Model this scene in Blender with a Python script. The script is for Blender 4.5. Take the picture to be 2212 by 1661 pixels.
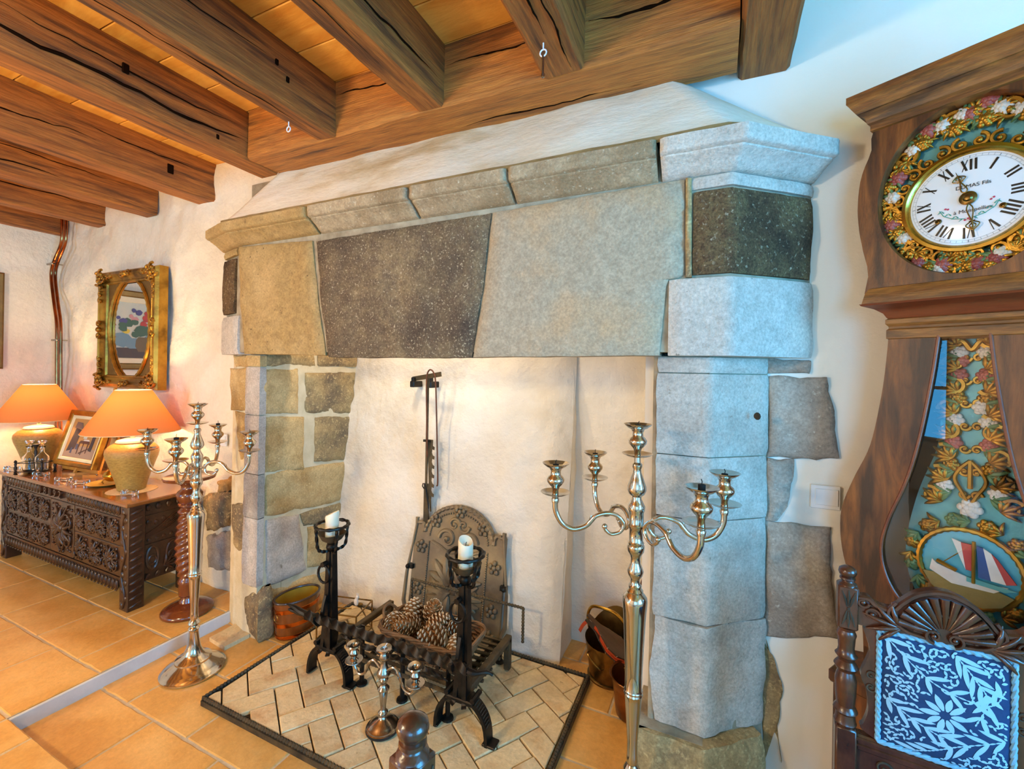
import bpy, bmesh, math, random
from mathutils import Vector as V, Matrix, noise
for o in list(bpy.data.objects): bpy.data.objects.remove(o)
scn = bpy.context.scene
COL = scn.collection
PI = math.pi
R_ = math.radians
# ------------------------------------------------------------------ camera
FPX, TH, ROLL, HC = 959.0, R_(24.65), R_(1.02), 1.5
PX0, PY0 = 1106.0, 798.0
Fw = V((-math.sin(TH), math.cos(TH), 0)); Rt = V((math.cos(TH), math.sin(TH), 0)); Up = V((0, 0, 1))
CR = Rt*math.cos(ROLL)+Up*math.sin(ROLL); CD = -Up*math.cos(ROLL)+Rt*math.sin(ROLL)
C0 = V((0, 0, HC))
cam = bpy.data.cameras.new('camera'); camo = bpy.data.objects.new('camera', cam); COL.objects.link(camo)
cam.sensor_fit = 'HORIZONTAL'; cam.sensor_width = 36; cam.lens = FPX/2212*36
cam.shift_x = 0; cam.shift_y = -(830.5-PY0)/2212
cam.clip_start = .02; cam.clip_end = 100
m = Matrix(((CR.x, -CD.x, -Fw.x, 0), (CR.y, -CD.y, -Fw.y, 0), (CR.z, -CD.z, -Fw.z, HC), (0, 0, 0, 1)))
camo.matrix_world = m
scn.camera = camo
def ray(x, y): return Fw+CR*((x-PX0)/FPX)+CD*((y-PY0)/FPX)
def onZ(x, y, z=0.): d = ray(x, y); return C0+d*((z-HC)/d.z)
def onY(x, y, yy): d = ray(x, y); return C0+d*(yy/d.y)
def onX(x, y, xx): d = ray(x, y); return C0+d*(xx/d.x)
# ------------------------------------------------------------------ world and light
vs = scn.view_settings
vs.view_transform = 'Standard'; vs.look = 'None'; vs.gamma = 1; vs.use_curve_mapping = False
vs.exposure = -0.10
w = bpy.data.worlds.new('sky'); scn.world = w; w.use_nodes = True
bg = w.node_tree.nodes['Background']; bg.inputs[0].default_value = (.25, .55, 1, 1); bg.inputs[1].default_value = 1.5
def light(name, kind, loc, col, power, size=.1, target=None, **k):
    l = bpy.data.lights.new(name, kind); o = bpy.data.objects.new(name, l); COL.objects.link(o)
    o.location = loc; l.color = col; l.energy = power
    if kind == 'AREA':
        l.shape = 'RECTANGLE'; l.size = size; l.size_y = k.get('sy', size)
    elif kind in ('POINT', 'SPOT'):
        l.shadow_soft_size = size
        if kind == 'SPOT': l.spot_size = R_(k.get('cone', 90)); l.spot_blend = k.get('blend', .5)
    if target: o.rotation_euler = (V(target)-V(loc)).to_track_quat('-Z', 'Y').to_euler()
    return o
WARM = (1, .74, .40); BLUE = (.07, .48, 1); NEUT = (1, .80, .50)
light('daylight_side_window', 'AREA', (2.02, .05, 1.52), BLUE, 165, 1.35, (0, .05, 1.52), sy=1.35)
light('daylight_front_window', 'AREA', (.9, -2.62, 1.5), BLUE, 78, 1.3, (.9, 0, 1.5), sy=1.3)
light('daylight_far_window', 'AREA', (-3.9, -2.62, 1.35), BLUE, 45, 1.0, (-3.9, 0, 1.35), sy=1.2)
light('unseen_room_light', 'POINT', (-1.9, -.8, 1.97), NEUT, 126, .13)
light('unseen_room_light', 'POINT', (-2.7, -.35, .45), WARM, 50, .13)  # low warm fill, added out of view to brighten the joist undersides
light('flue_lamp', 'POINT', (-1.55, 1.86, 2.18), (1, .84, .62), 27, .05)
# ------------------------------------------------------------------ materials
def lin(h):
    h = h.lstrip('#'); r = []
    for i in (0, 2, 4):
        c = int(h[i:i+2], 16)/255; r.append(c/12.92 if c <= .04045 else ((c+.055)/1.055)**2.4)
    return (*r, 1)
MATS = {}
def PM(name, c1, c2=None, scale=8, stretch=(1, 1, 1), c3=None, s3=1.5, k3=(.45, .65), sp=None, sps=60, spk=(.6, .66),
       rough=.7, metal=0, bump=.25, bs=40, bd=.01, rand=0., coat=0, warp=0, spec=.5, emit=None, es=0, trans=0, ior=1.45, alpha=1, sss=0, rvar=0, grain=0., gs=160, s3m=False):
    mt = bpy.data.materials.new(name); mt.use_nodes = True; nt = mt.node_tree; N = nt.nodes; L = nt.links
    b = N['Principled BSDF']
    c1 = lin(c1); c2 = lin(c2) if c2 else c1
    tc = N.new('ShaderNodeTexCoord'); mp = N.new('ShaderNodeMapping'); mp.inputs['Scale'].default_value = stretch
    oi = N.new('ShaderNodeObjectInfo')
    vm = N.new('ShaderNodeVectorMath'); vm.operation = 'MULTIPLY_ADD'
    cmb = N.new('ShaderNodeCombineXYZ')
    ml = N.new('ShaderNodeMath'); ml.operation = 'MULTIPLY'; ml.inputs[1].default_value = 37. if rand else 0.
    L.new(oi.outputs['Random'], ml.inputs[0])
    for i in range(3): L.new(ml.outputs[0], cmb.inputs[i])
    vm.inputs[1].default_value = (1, 1, 1); L.new(tc.outputs['Object'], vm.inputs[0]); L.new(cmb.outputs[0], vm.inputs[2])
    L.new(vm.outputs[0], mp.inputs['Vector'])
    def nz(sc, det=5, src=mp, rg=.6, dist=0):
        n = N.new('ShaderNodeTexNoise'); n.inputs['Scale'].default_value = sc; n.inputs['Detail'].default_value = det
        n.inputs['Roughness'].default_value = rg; n.inputs['Distortion'].default_value = dist
        L.new(src.outputs[0], n.inputs['Vector']); return n
    def ramp(src, a, bb, ca, cb):
        r = N.new('ShaderNodeValToRGB'); r.color_ramp.elements[0].position = a; r.color_ramp.elements[1].position = bb
        r.color_ramp.elements[0].color = ca; r.color_ramp.elements[1].color = cb; L.new(src.outputs[0], r.inputs[0]); return r
    def mix(fac, a, bb, mode='MIX'):
        x = N.new('ShaderNodeMix'); x.data_type = 'RGBA'; x.blend_type = mode
        for sock, val in ((x.inputs[0], fac), (x.inputs[6], a), (x.inputs[7], bb)):
            if hasattr(val, 'outputs'): L.new(val.outputs[2 if val.bl_idname == 'ShaderNodeMix' else 0], sock)
            else: sock.default_value = val
        return x
    base = ramp(nz(scale, 6, dist=warp), .35, .65, c1, c2)
    if c3: base = mix(ramp(nz(s3, 7, mp if s3m else vm), k3[0], k3[1], (0, 0, 0, 1), (1, 1, 1, 1)), base, lin(c3))
    if sp: base = mix(ramp(nz(sps, 3, vm), spk[0], spk[1], (0, 0, 0, 1), (1, 1, 1, 1)), base, lin(sp))
    if grain:
        g = ramp(nz(gs, 4, mp if s3m else vm, .7), .3, .7, (1-grain, 1-grain, 1-grain, 1), (1+grain*.6, 1+grain*.6, 1+grain*.6, 1)); base = mix(1., base, g, 'MULTIPLY')
    if rand:
        mr = N.new('ShaderNodeMapRange'); mr.inputs[3].default_value = 1-rand; mr.inputs[4].default_value = 1+rand
        L.new(oi.outputs['Random'], mr.inputs[0])
        hs = N.new('ShaderNodeHueSaturation'); L.new(mr.outputs[0], hs.inputs['Value'])
        L.new(base.outputs[2 if base.bl_idname == 'ShaderNodeMix' else 0], hs.inputs['Color']); base = hs
    L.new(base.outputs[2 if base.bl_idname == 'ShaderNodeMix' else 0], b.inputs['Base Color'])
    b.inputs['Roughness'].default_value = rough; b.inputs['Metallic'].default_value = metal
    b.inputs['Specular IOR Level'].default_value = spec
    if rvar:
        rr = N.new('ShaderNodeMapRange'); rr.inputs[3].default_value = max(0, rough-rvar); rr.inputs[4].default_value = rough+rvar
        L.new(nz(scale*2).outputs[0], rr.inputs[0]); L.new(rr.outputs[0], b.inputs['Roughness'])
    if coat: b.inputs['Coat Weight'].default_value = coat; b.inputs['Coat Roughness'].default_value = .12
    if trans: b.inputs['Transmission Weight'].default_value = trans; b.inputs['IOR'].default_value = ior
    if sss: b.inputs['Subsurface Weight'].default_value = sss; b.inputs['Subsurface Radius'].default_value = (.03, .015, .006)
    if emit: b.inputs['Emission Color'].default_value = lin(emit); b.inputs['Emission Strength'].default_value = es
    if bump:
        bp = N.new('ShaderNodeBump'); bp.inputs['Strength'].default_value = bump; bp.inputs['Distance'].default_value = bd
        L.new(nz(bs, 6).outputs[0], bp.inputs['Height']); L.new(bp.outputs[0], b.inputs['Normal'])
    MATS[name] = mt
    return mt
plaster = PM('plaster', '#e4d8c0', '#ece2cd', 3, grain=.05, gs=40, c3='#ddcbae', s3=.9, k3=(.5, .75), rough=.9, bump=.55, bs=11, bd=.03, spec=.2)
plaster_r = PM('plaster_smooth', '#efe7d8', '#f3ecdf', 2, rough=.85, bump=.18, bs=12, bd=.02, spec=.2)
hoodp = PM('smoked_plaster', '#f1e8d4', '#e4d3b0', 2.6, (.6, 1, 1.7), s3m=True, grain=.06, gs=60, c3='#bfa273', s3=2.6, k3=(.54, .72), rough=.9, bump=.3, bs=18, bd=.02, spec=.2)
fireplaster = PM('hearth_plaster', '#f0e7d8', '#e6d9c4', 2.5, c3='#d9c7ab', s3=1.6, k3=(.55, .75), rough=.9, bump=.6, bs=11, bd=.03, spec=.2)
def stone(n, a, b, c=None, **k):
    k.setdefault('sp', None)
    return PM(n, a, b, k.pop('scale', 30), c3=c, grain=k.pop('grain', .28), gs=k.pop('gs', 110), s3=k.pop('s3', 3.5), k3=k.pop('k3', (.45, .62)), rough=.92, bump=k.pop('bump', .55), bs=k.pop('bs', 90), bd=.006, spec=.2, **k)
st_tan = stone('stone_tan', '#b4955f', '#9f8254', '#bd9f6c', sp='#6a563a', spk=(.68, .72))
st_dark = stone('stone_dark_speckled', '#75634e', '#94805f', '#54463a', sp='#bfae8e', sps=120, spk=(.58, .7), scale=24, grain=.4, s3=2.6, k3=(.4, .65))
st_grey = stone('stone_grey', '#b8a98f', '#a89a82', '#c2a27a', sp='#4a443c', sps=22, spk=(.75, .77), s3=2.2)
st_pale = stone('stone_pale', '#cbc0b2', '#b9ae9f', '#d1c5b4', sp='#8d8375', sps=35, spk=(.7, .75))
st_brown = stone('stone_brown', '#5e4731', '#77603f', '#463526', sp='#a08f74', sps=85, spk=(.6, .7), scale=60, grain=.55, gs=150)
st_cor = stone('stone_cornice', '#bda987', '#a69274', '#978263', sp='#c9bca2', sps=70, spk=(.6, .72))
st_warm = stone('stone_warm', '#d6b57e', '#c4a26c', '#b08a54', sp='#dcc08a', sps=60, spk=(.6, .75))
st_rough = stone('stone_rough', '#b99c6c', '#a0865b', '#7d6a52', sp='#c2a877', sps=55, spk=(.55, .72), bump=.9, bs=45)
st_pil = stone('stone_pillar', '#cdbfaf', '#bfb09e', '#b3a291', sp='#8a7a66', sps=30, spk=(.7, .76))
st_rose = stone('stone_rose', '#bcae9d', '#a89988', '#9a8a7a', sp='#c9bdab', sps=60, spk=(.62, .74))
mortar = PM('mortar', '#b3a58b', '#8f8069', 12, rough=.95, bump=.5, bs=60, bd=.006, spec=.1)
mortar_l = PM('pale_mortar', '#ddcba8', '#cdb993', 12, rough=.95, bump=.5, bs=60, bd=.006, spec=.1)
soot = PM('soot', '#3a3128', '#574a3b', 12, rough=.95, bump=.4, bs=40, spec=.1)
oak = PM('oak_beam', '#8f521a', '#b36f2b', 5, (9, .6, 9), c3='#5c3413', s3=3.2, k3=(.5, .66), s3m=True, grain=.35, gs=14, rough=.62, bump=.55, bs=22, bd=.012, rand=.12, warp=.6)
oakx = PM('oak_wall_beam', '#a86426', '#c58036', 5, (.6, 9, 9), c3='#5b3618', s3=3.0, k3=(.52, .7), s3m=True, grain=.3, gs=14, rough=.62, bump=.55, bs=22, bd=.012, warp=.6)
crackm = PM('beam_crack', '#1d1008', None, bump=0, rough=1, spec=0)
plank = PM('ceiling_plank', '#f2b455', '#dc9136', 2.4, (.9, 5, 5), c3='#e0a452', s3=1.8, k3=(.5, .7), rough=.5, bump=.1, bs=30, rand=.18, warp=1.5)
tile = PM('terracotta_tile', '#dba556', '#cf9648', 3.5, grain=.12, gs=60, c3='#e2b268', s3=5, k3=(.45, .7), sp='#8a5427', sps=26, spk=(.74, .78), rough=.42, bump=.2, bs=16, bd=.01, rand=.08, rvar=.1)
grout = PM('floor_grout', '#cfbd9e', '#bda98a', 20, rough=.95, bump=.4, bs=60)
riser = PM('painted_riser', '#d9d6cf', '#c9c6c0', 8, c3='#6d655b', s3=9, k3=(.68, .72), rough=.6, bump=.1)
fbrick = PM('hearth_brick', '#dcbd88', '#e6cc9c', 6, grain=.15, gs=70, c3='#c99a66', s3=7, k3=(.5, .7), sp='#9a7a55', sps=30, spk=(.7, .75), rough=.85, bump=.5, bs=35, bd=.008, rand=.1)
iron = PM('wrought_iron', '#23211f', '#39342e', 18, rough=.42, metal=.85, bump=.3, bs=50, bd=.004, rvar=.1)
iron2 = PM('rusty_iron', '#5d523f', '#3d372c', 14, c3='#6d5a3d', s3=9, rough=.6, metal=.6, bump=.3, bs=60, bd=.004)
cast = PM('cast_iron', '#86735a', '#665744', 12, c3='#9f8a66', s3=6, rough=.5, metal=.4, bump=.3, bs=80, bd=.003)
silver = PM('polished_silver', '#d2ccc2', '#c3bcb0', 6, rough=.13, metal=1, bump=.04, bs=14, bd=.004)
silver2 = PM('antique_silver', '#b9b0a4', '#a1978b', 10, rough=.2, metal=1, bump=.05, bs=30, bd=.003)
gold = PM('gilt', '#c39136', '#9a6a1f', 10, c3='#5c3f16', s3=7, k3=(.5, .72), rough=.33, metal=.8, bump=.35, bs=70, bd=.004)
golddk = PM('gilt_flat', '#8a6a35', '#6f5228', 7, rough=.5, metal=.6, bump=.2, bs=60)
brass = PM('brass', '#c9a048', '#a97f30', 8, rough=.22, metal=1, bump=.05)
brassold = PM('old_brass', '#8a6a34', '#a07d42', 8, c3='#5b4526', s3=5, rough=.3, metal=.95, bump=.1, bs=30)
copper = PM('copper', '#b56a3a', '#96502a', 6, c3='#6d3a20', s3=4, rough=.22, metal=1, bump=.05)
copperband = PM('copper_band', '#d97b34', '#b8601f', 6, rough=.22, metal=1, bump=.05)
glass = PM('clear_glass', '#ffffff', None, rough=.02, trans=1, ior=1.45, bump=0)
glassthin = PM('pane_glass', '#ffffff', None, rough=.0, trans=1, ior=1.08, bump=0, spec=.5)
wax = PM('candle_wax', '#f3e7cb', '#efe0bf', 5, rough=.5, bump=.1, bs=12, sss=.4)
black = PM('black', '#141211', None, rough=.5, bump=0)
wick = PM('burnt_wick', '#0b0a0a', None, rough=.9, bump=0)
walnut = PM('dark_carved_oak', '#3a2416', '#4a2f1c', 9, (1, 5, 5), c3='#2a190f', s3=3, rough=.3, bump=.2, bs=50, bd=.004, coat=.25)
chesttop = PM('polished_oak_top', '#7a4a20', '#8f5a28', 4, (.6, 6, 6), rough=.16, bump=.05, bs=30, coat=.5)
mahog = PM('turned_mahogany', '#5d2c14', '#75391b', 6, (5, 5, .8), rough=.18, bump=.05, coat=.6)
clockw = PM('grained_clock_wood', '#5e3012', '#8c4f1e', 4, (6, 6, .9), c3='#341a0a', s3=3, k3=(.46, .6), s3m=True, grain=.3, gs=12, rough=.42, bump=.2, bs=50, bd=.004, warp=2.2)
clockw2 = PM('worn_clock_moulding', '#7a4519', '#a3682b', 5, (1.1, 1.1, 8), grain=.35, gs=14, s3m=True, c3='#4a2d17', s3=4, rough=.45, bump=.25, bs=40, bd=.004, warp=1)
clockred = PM('red_clock_moulding', '#6e2f16', '#83401f', 5, (1, 1, 6), rough=.4, bump=.1)
chairw = PM('carved_chair_wood', '#4c2817', '#633520', 7, (5, 5, 1), c3='#331a0f', s3=6, rough=.25, bump=.1, coat=.4)
enamel = PM('white_enamel', '#e9e9ec', None, rough=.12, bump=0, coat=.5)
inkblk = PM('black_enamel', '#16130f', None, rough=.3, bump=0)
turq = PM('turquoise_paint', '#5f9fa0', '#4f8788', 12, rough=.4, bump=.1, metal=.2)
rosep = PM('rose_paint', '#8a3d3a', '#a85b50', 14, rough=.4, bump=.1)
whitep = PM('cream_paint', '#ded3c4', '#c9bdb0', 14, rough=.4, bump=.1)
leafp = PM('leaf_paint', '#5f7c4e', '#47633c', 14, rough=.4, bump=.1)
navy = PM('navy_fabric', '#123055', '#173a63', 40, rough=.9, bump=.3, bs=300, bd=.001)
paleblue = PM('pale_blue_print', '#9cc3d2', '#8ab8cc', 12, rough=.9, bump=.2, bs=300, bd=.001)
gimp = PM('blue_braid', '#86b6c9', '#6fa1b8', 60, rough=.9, bump=.5, bs=120, bd=.003)
switchm = PM('switch_plastic', '#e8e6e4', None, rough=.35, bump=0)
lampc = PM('lamp_ceramic', '#a88a45', '#8a6d32', 60, (1, 1, 3), rough=.4, bump=.45, bs=120, bd=.003)
wicker = PM('wicker', '#6a4a2c', '#8a6540', 20, rough=.6, bump=.2, rand=.1)
cone_tip = PM('pine_cone_tip', '#e3d2b2', '#cdb48a', 60, rough=.7, bump=.1)
cone_m = PM('pine_cone_scale', '#8f5f30', '#ad7c45', 9, rough=.7, bump=.2, rand=.1)
barrel = PM('bucket_wood', '#8a4a1c', '#6e3814', 5, (4, 4, .7), rough=.25, bump=.1, coat=.5)
easelw = PM('easel_wood', '#c98a35', '#b5752a', 6, (3, 3, 1), rough=.4, bump=.1)
doilym = PM('crochet', '#e3d2a6', '#d3bf8e', 30, rough=.9, bump=.4, bs=150, bd=.002)
orangep = PM('orange_leather', '#c4481d', '#a83913', 20, rough=.4, bump=.1)
mirrorm = PM('mirror_glass', '#e9e9e9', None, rough=.01, metal=1, bump=0)
creamp = PM('cream_mount', '#e6d9b9', '#dccda8', 5, rough=.7, bump=.1)
def shade_mat():
    mt = bpy.data.materials.new('lamp_shade_fabric'); mt.use_nodes = True; nt = mt.node_tree; N = nt.nodes; L = nt.links
    out = N['Material Output']; N.remove(N['Principled BSDF'])
    d = N.new('ShaderNodeBsdfDiffuse'); t = N.new('ShaderNodeBsdfTranslucent'); mx = N.new('ShaderNodeMixShader')
    d.inputs[0].default_value = lin('#cf8a50'); t.inputs[0].default_value = lin('#cf6a2e'); mx.inputs[0].default_value = .13
    L.new(d.outputs[0], mx.inputs[1]); L.new(t.outputs[0], mx.inputs[2]); L.new(mx.outputs[0], out.inputs[0]); return mt
shadem = shade_mat()
# ------------------------------------------------------------------ geometry helpers
def fbm(p, s=1., o=3): return noise.fractal(V(p)*s, 1., 2., o)
def tag(o, label=None, cat=None, group=None, kind=None):
    if label: o['label'] = label
    if cat: o['category'] = cat
    if group: o['group'] = group
    if kind: o['kind'] = kind
    return o
def empty(name, loc=(0, 0, 0), rz=0., label=None, cat=None, group=None, kind=None, parent=None, rot=None):
    o = bpy.data.objects.new(name, None); COL.objects.link(o); o.empty_display_size = .05
    o.location = loc; o.rotation_euler = rot if rot else (0, 0, rz); o.parent = parent
    return tag(o, label, cat, group, kind)
class B:
    def __init__(s): s.v = []; s.f = []
    def add(s, vs, fs, M=None):
        n = len(s.v)
        s.v += [(M @ V(p)) if M else V(p) for p in vs]; s.f += [tuple(i+n for i in q) for q in fs]; return s
    def box(s, a, b, M=None, ch=0.):
        x0, y0, z0 = a; x1, y1, z1 = b
        if ch <= 0:
            vs = [(x, y, z) for z in (z0, z1) for y in (y0, y1) for x in (x0, x1)]
            return s.add(vs, [(0, 2, 3, 1), (4, 5, 7, 6), (0, 1, 5, 4), (2, 6, 7, 3), (0, 4, 6, 2), (1, 3, 7, 5)], M)
        bm = bmesh.new(); bmesh.ops.create_cube(bm, size=1)
        for q in bm.verts: q.co = V(((x0+x1)/2+q.co.x*(x1-x0), (y0+y1)/2+q.co.y*(y1-y0), (z0+z1)/2+q.co.z*(z1-z0)))
        bmesh.ops.bevel(bm, geom=list(bm.edges), offset=ch, segments=1, affect='EDGES', profile=.5)
        s.bm(bm, M); return s
    def bm(s, bm, M=None):
        bm.verts.index_update()
        s.add([q.co.copy() for q in bm.verts], [tuple(q.index for q in f.verts) for f in bm.faces], M); bm.free()
    def lathe(s, prof, c=(0, 0, 0), seg=24, M=None, sx=1., sy=1., cap=True, rfun=None):
        vs = []; fs = []
        for r, z in prof:
            for i in range(seg):
                a = 2*PI*i/seg; rr = r*(rfun(a, z) if rfun else 1)
                vs.append((c[0]+rr*math.cos(a)*sx, c[1]+rr*math.sin(a)*sy, c[2]+z))
        for k in range(len(prof)-1):
            for i in range(seg):
                j = (i+1) % seg; fs.append((k*seg+i, k*seg+j, (k+1)*seg+j, (k+1)*seg+i))
        if cap:
            if prof[0][0] > 1e-5: fs.append(tuple(range(seg-1, -1, -1)))
            if prof[-1][0] > 1e-5: fs.append(tuple((len(prof)-1)*seg+i for i in range(seg)))
        return s.add(vs, fs, M)
    def tube(s, path, r, seg=8, closed=False, sect=None, twist=0., M=None, cap=True, up=None):
        P = [V(p) for p in path]; n = len(P)
        rs = r if isinstance(r, (list, tuple)) else [r]*n
        if sect is None: sect = [(math.cos(2*PI*i/seg), math.sin(2*PI*i/seg)) for i in range(seg)]
        k = len(sect); vs = []; fs = []
        T = []
        for i in range(n):
            a = P[(i-1) % n] if (closed or i > 0) else P[0]; b = P[(i+1) % n] if (closed or i < n-1) else P[-1]
            d = b-a; T.append(d.normalized() if d.length > 1e-9 else V((0, 0, 1)))
        u = V(up) if up else (V((0, 0, 1)) if abs(T[0].z) < .9 else V((1, 0, 0)))
        u = (u-T[0]*u.dot(T[0])).normalized()
        for i in range(n):
            if up:
                q = V(up); q = q-T[i]*q.dot(T[i])
                if q.length > 1e-4: u = q.normalized()
            else:
                q = u-T[i]*u.dot(T[i]); u = q.normalized() if q.length > 1e-6 else u
            w_ = T[i].cross(u); ang = twist*i/(max(1, n-1))
            ca, sa = math.cos(ang), math.sin(ang)
            for x, y in sect:
                vs.append(P[i]+(u*(x*ca-y*sa)+w_*(x*sa+y*ca))*rs[i])
        for i in range(n if closed else n-1):
            j = (i+1) % n
            for q in range(k):
                p = (q+1) % k; fs.append((i*k+q, i*k+p, j*k+p, j*k+q))
        if cap and not closed: fs.append(tuple(range(k-1, -1, -1))); fs.append(tuple((n-1)*k+q for q in range(k)))
        return s.add(vs, fs, M)
    def prism(s, poly, z0, z1, M=None):
        n = len(poly)
        vs = [(x, y, z0) for x, y in poly]+[(x, y, z1) for x, y in poly]
        fs = [tuple(range(n-1, -1, -1)), tuple(range(n, 2*n))]+[(i, (i+1) % n, n+(i+1) % n, n+i) for i in range(n)]
        return s.add(vs, fs, M)
    def ell(s, c, r, seg=8, rings=5, M=None, rot=None):
        vs = []; fs = []
        Mr = rot if rot else Matrix.Identity(3)
        for k in range(rings+1):
            ph = PI*k/rings
            for i in range(seg):
                a = 2*PI*i/seg
                vs.append(V(c)+Mr @ V((r[0]*math.sin(ph)*math.cos(a), r[1]*math.sin(ph)*math.sin(a), r[2]*math.cos(ph))))
        for k in range(rings):
            for i in range(seg):
                j = (i+1) % seg; fs.append((k*seg+i, (k+1)*seg+i, (k+1)*seg+j, k*seg+j))
        return s.add(vs, fs, M)
    def obj(s, name, mat, parent=None, smooth=35, weld=False):
        me = bpy.data.meshes.new(name); me.from_pydata([tuple(p) for p in s.v], [], s.f); me.validate()
        bm = bmesh.new(); bm.from_mesh(me)
        bmesh.ops.remove_doubles(bm, verts=bm.verts, dist=1e-6)
        bmesh.ops.recalc_face_normals(bm, faces=bm.faces); bm.to_mesh(me); bm.free()
        if smooth:
            me.polygons.foreach_set('use_smooth', [True]*len(me.polygons)); me.set_sharp_from_angle(angle=R_(smooth))
        me.materials.append(mat)
        o = bpy.data.objects.new(name, me); COL.objects.link(o); o.parent = parent
        return o
def rotm(ax, a): return Matrix.Rotation(R_(a), 4, ax)
def trm(x, y, z): return Matrix.Translation((x, y, z))
def lerp(a, b, t): return a+(b-a)*t
def pl(pts, t):                     # point on a polyline at fraction t of its length
    P = [V(p) for p in pts]; Ls = [(P[i+1]-P[i]).length for i in range(len(P)-1)]; d = t*sum(Ls)
    for i, l in enumerate(Ls):
        if d <= l or i == len(Ls)-1: return P[i].lerp(P[i+1], d/l if l > 0 else 0)
        d -= l
def spline(pts, n=6, closed=False):  # Catmull-Rom
    P = [V(p) for p in pts]; N = len(P); out = []
    rng = range(N if closed else N-1)
    for i in rng:
        p0 = P[(i-1) % N] if (closed or i > 0) else P[0]; p1 = P[i]; p2 = P[(i+1) % N]; p3 = P[(i+2) % N] if (closed or i < N-2) else P[-1]
        for k in range(n):
            t = k/n; out.append(.5*((2*p1)+(p2-p0)*t+(2*p0-5*p1+4*p2-p3)*t*t+(3*p1-p0-3*p2+p3)*t**3))
    if not closed: out.append(P[-1])
    return out
def patch(bb, left, right, nrm, depth, n=10, m=10, rnd=.012, rough=.004, nf=9., edge=.0, seed=0.):
    """rough stone face between two side polylines (top to bottom), rounded at its rim, with sides going back"""
    nrm = V(nrm).normalized(); vs = []; fs = []
    us = [0, .03, .1]+[.1+.8*i/n for i in range(1, n)]+[.9, .97, 1]; vv = [0, .03, .1]+[.1+.8*i/m for i in range(1, m)]+[.9, .97, 1]
    W = len(us)
    for v_ in vv:
        a = pl(left, v_); b = pl(right, v_)
        for u_ in us:
            p = a.lerp(b, u_); du = min(u_, 1-u_)*(b-a).length; dv = min(v_, 1-v_)*(V(left[-1])-V(left[0])).length
            q = min(du, dv); r = 0.
            if q < rnd*2: r = rnd*(1-q/(rnd*2))**2
            j = V((fbm(p+V((seed, 0, 0)), 14), 0, fbm(p+V((0, seed+5, 0)), 14)))*edge if (du < 1e-6 or dv < 1e-6) else V((0, 0, 0))
            vs.append(p+nrm*(-r+rough*fbm(p+V((seed, seed, seed)), nf, 4))+j)
    H_ = len(vv)
    for y in range(H_-1):
        for x in range(W-1): fs.append((y*W+x, y*W+x+1, (y+1)*W+x+1, (y+1)*W+x))
    rim = [x for x in range(W)]+[y*W+W-1 for y in range(1, H_)]+[(H_-1)*W+x for x in range(W-2, -1, -1)]+[y*W for y in range(H_-2, 0, -1)]
    b0 = len(vs)
    for i in rim: vs.append(vs[i]-nrm*depth)
    k = len(rim)
    for i in range(k): j = (i+1) % k; fs.append((rim[i], b0+i, b0+j, rim[j]))
    fs.append(tuple(b0+i for i in range(k)))
    bb.add(vs, fs)
def mitre(plan):
    P = [V((p[0], p[1])) for p in plan]; N = []
    for i in range(len(P)):
        ds = []
        if i > 0: ds.append((P[i]-P[i-1]).normalized())
        if i < len(P)-1: ds.append((P[i+1]-P[i]).normalized())
        ns = [V((d.y, -d.x)) for d in ds]          # outward = right-hand side when walking left to right
        s = sum(ns, V((0, 0))); s.normalize(); N.append(s/max(.3, s.dot(ns[0])))
    return P, N
def sweep(bb, plan, prof, step=.05, rough=.003, nf=9., endr=.008, back=.15, seed=0., edge_round=True):
    """stone whose face follows a plan line; prof = (outward offset, z) from bottom to top"""
    P, N = mitre(plan); pts = []
    for i in range(len(P)-1):
        L_ = (P[i+1]-P[i]).length; k = max(1, int(L_/step))
        for q in range(k): pts.append((P[i].lerp(P[i+1], q/k), N[i].lerp(N[i+1], q/k)))
    pts.append((P[-1], N[-1]))
    pr = []
    for i in range(len(prof)-1):
        k = max(1, int(math.hypot(prof[i+1][0]-prof[i][0], prof[i+1][1]-prof[i][1])/step))
        for q in range(k): pr.append((lerp(prof[i][0], prof[i+1][0], q/k), lerp(prof[i][1], prof[i+1][1], q/k)))
    pr.append(prof[-1])
    vs = []; fs = []; n = len(pts); m_ = len(pr); rings = []
    for i, (p, nn) in enumerate(pts):
        e = endr if i in (0, n-1) else 0
        ring = []
        for k, (o, z) in enumerate(pr):
            q = V((p.x, p.y, z)); ro = rough*fbm(q+V((seed, seed, seed)), nf, 4)
            er = (endr*.7 if edge_round and k in (0, m_-1) else 0)
            ring.append(V((p.x+nn.x*(o+ro-e-er), p.y+nn.y*(o+ro-e-er), z)))
        ring.append(V((p.x-nn.x*back, p.y-nn.y*back, pr[-1][1]))); ring.append(V((p.x-nn.x*back, p.y-nn.y*back, pr[0][1])))
        rings.append(ring)
    # tiny step next to each end so that the end rounds off
    k = len(rings[0]); vs = [p for r in rings for p in r]
    for i in range(n-1):
        for q in range(k): p = (q+1) % k; fs.append((i*k+q, i*k+p, (i+1)*k+p, (i+1)*k+q))
    fs.append(tuple(range(k))); fs.append(tuple((n-1)*k+q for q in range(k-1, -1, -1)))
    bb.add(vs, fs)
def copytree(o, parent=None):
    c = o.copy(); COL.objects.link(c); c.parent = parent
    for ch in list(o.children): copytree(ch, c)
    return c
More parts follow.
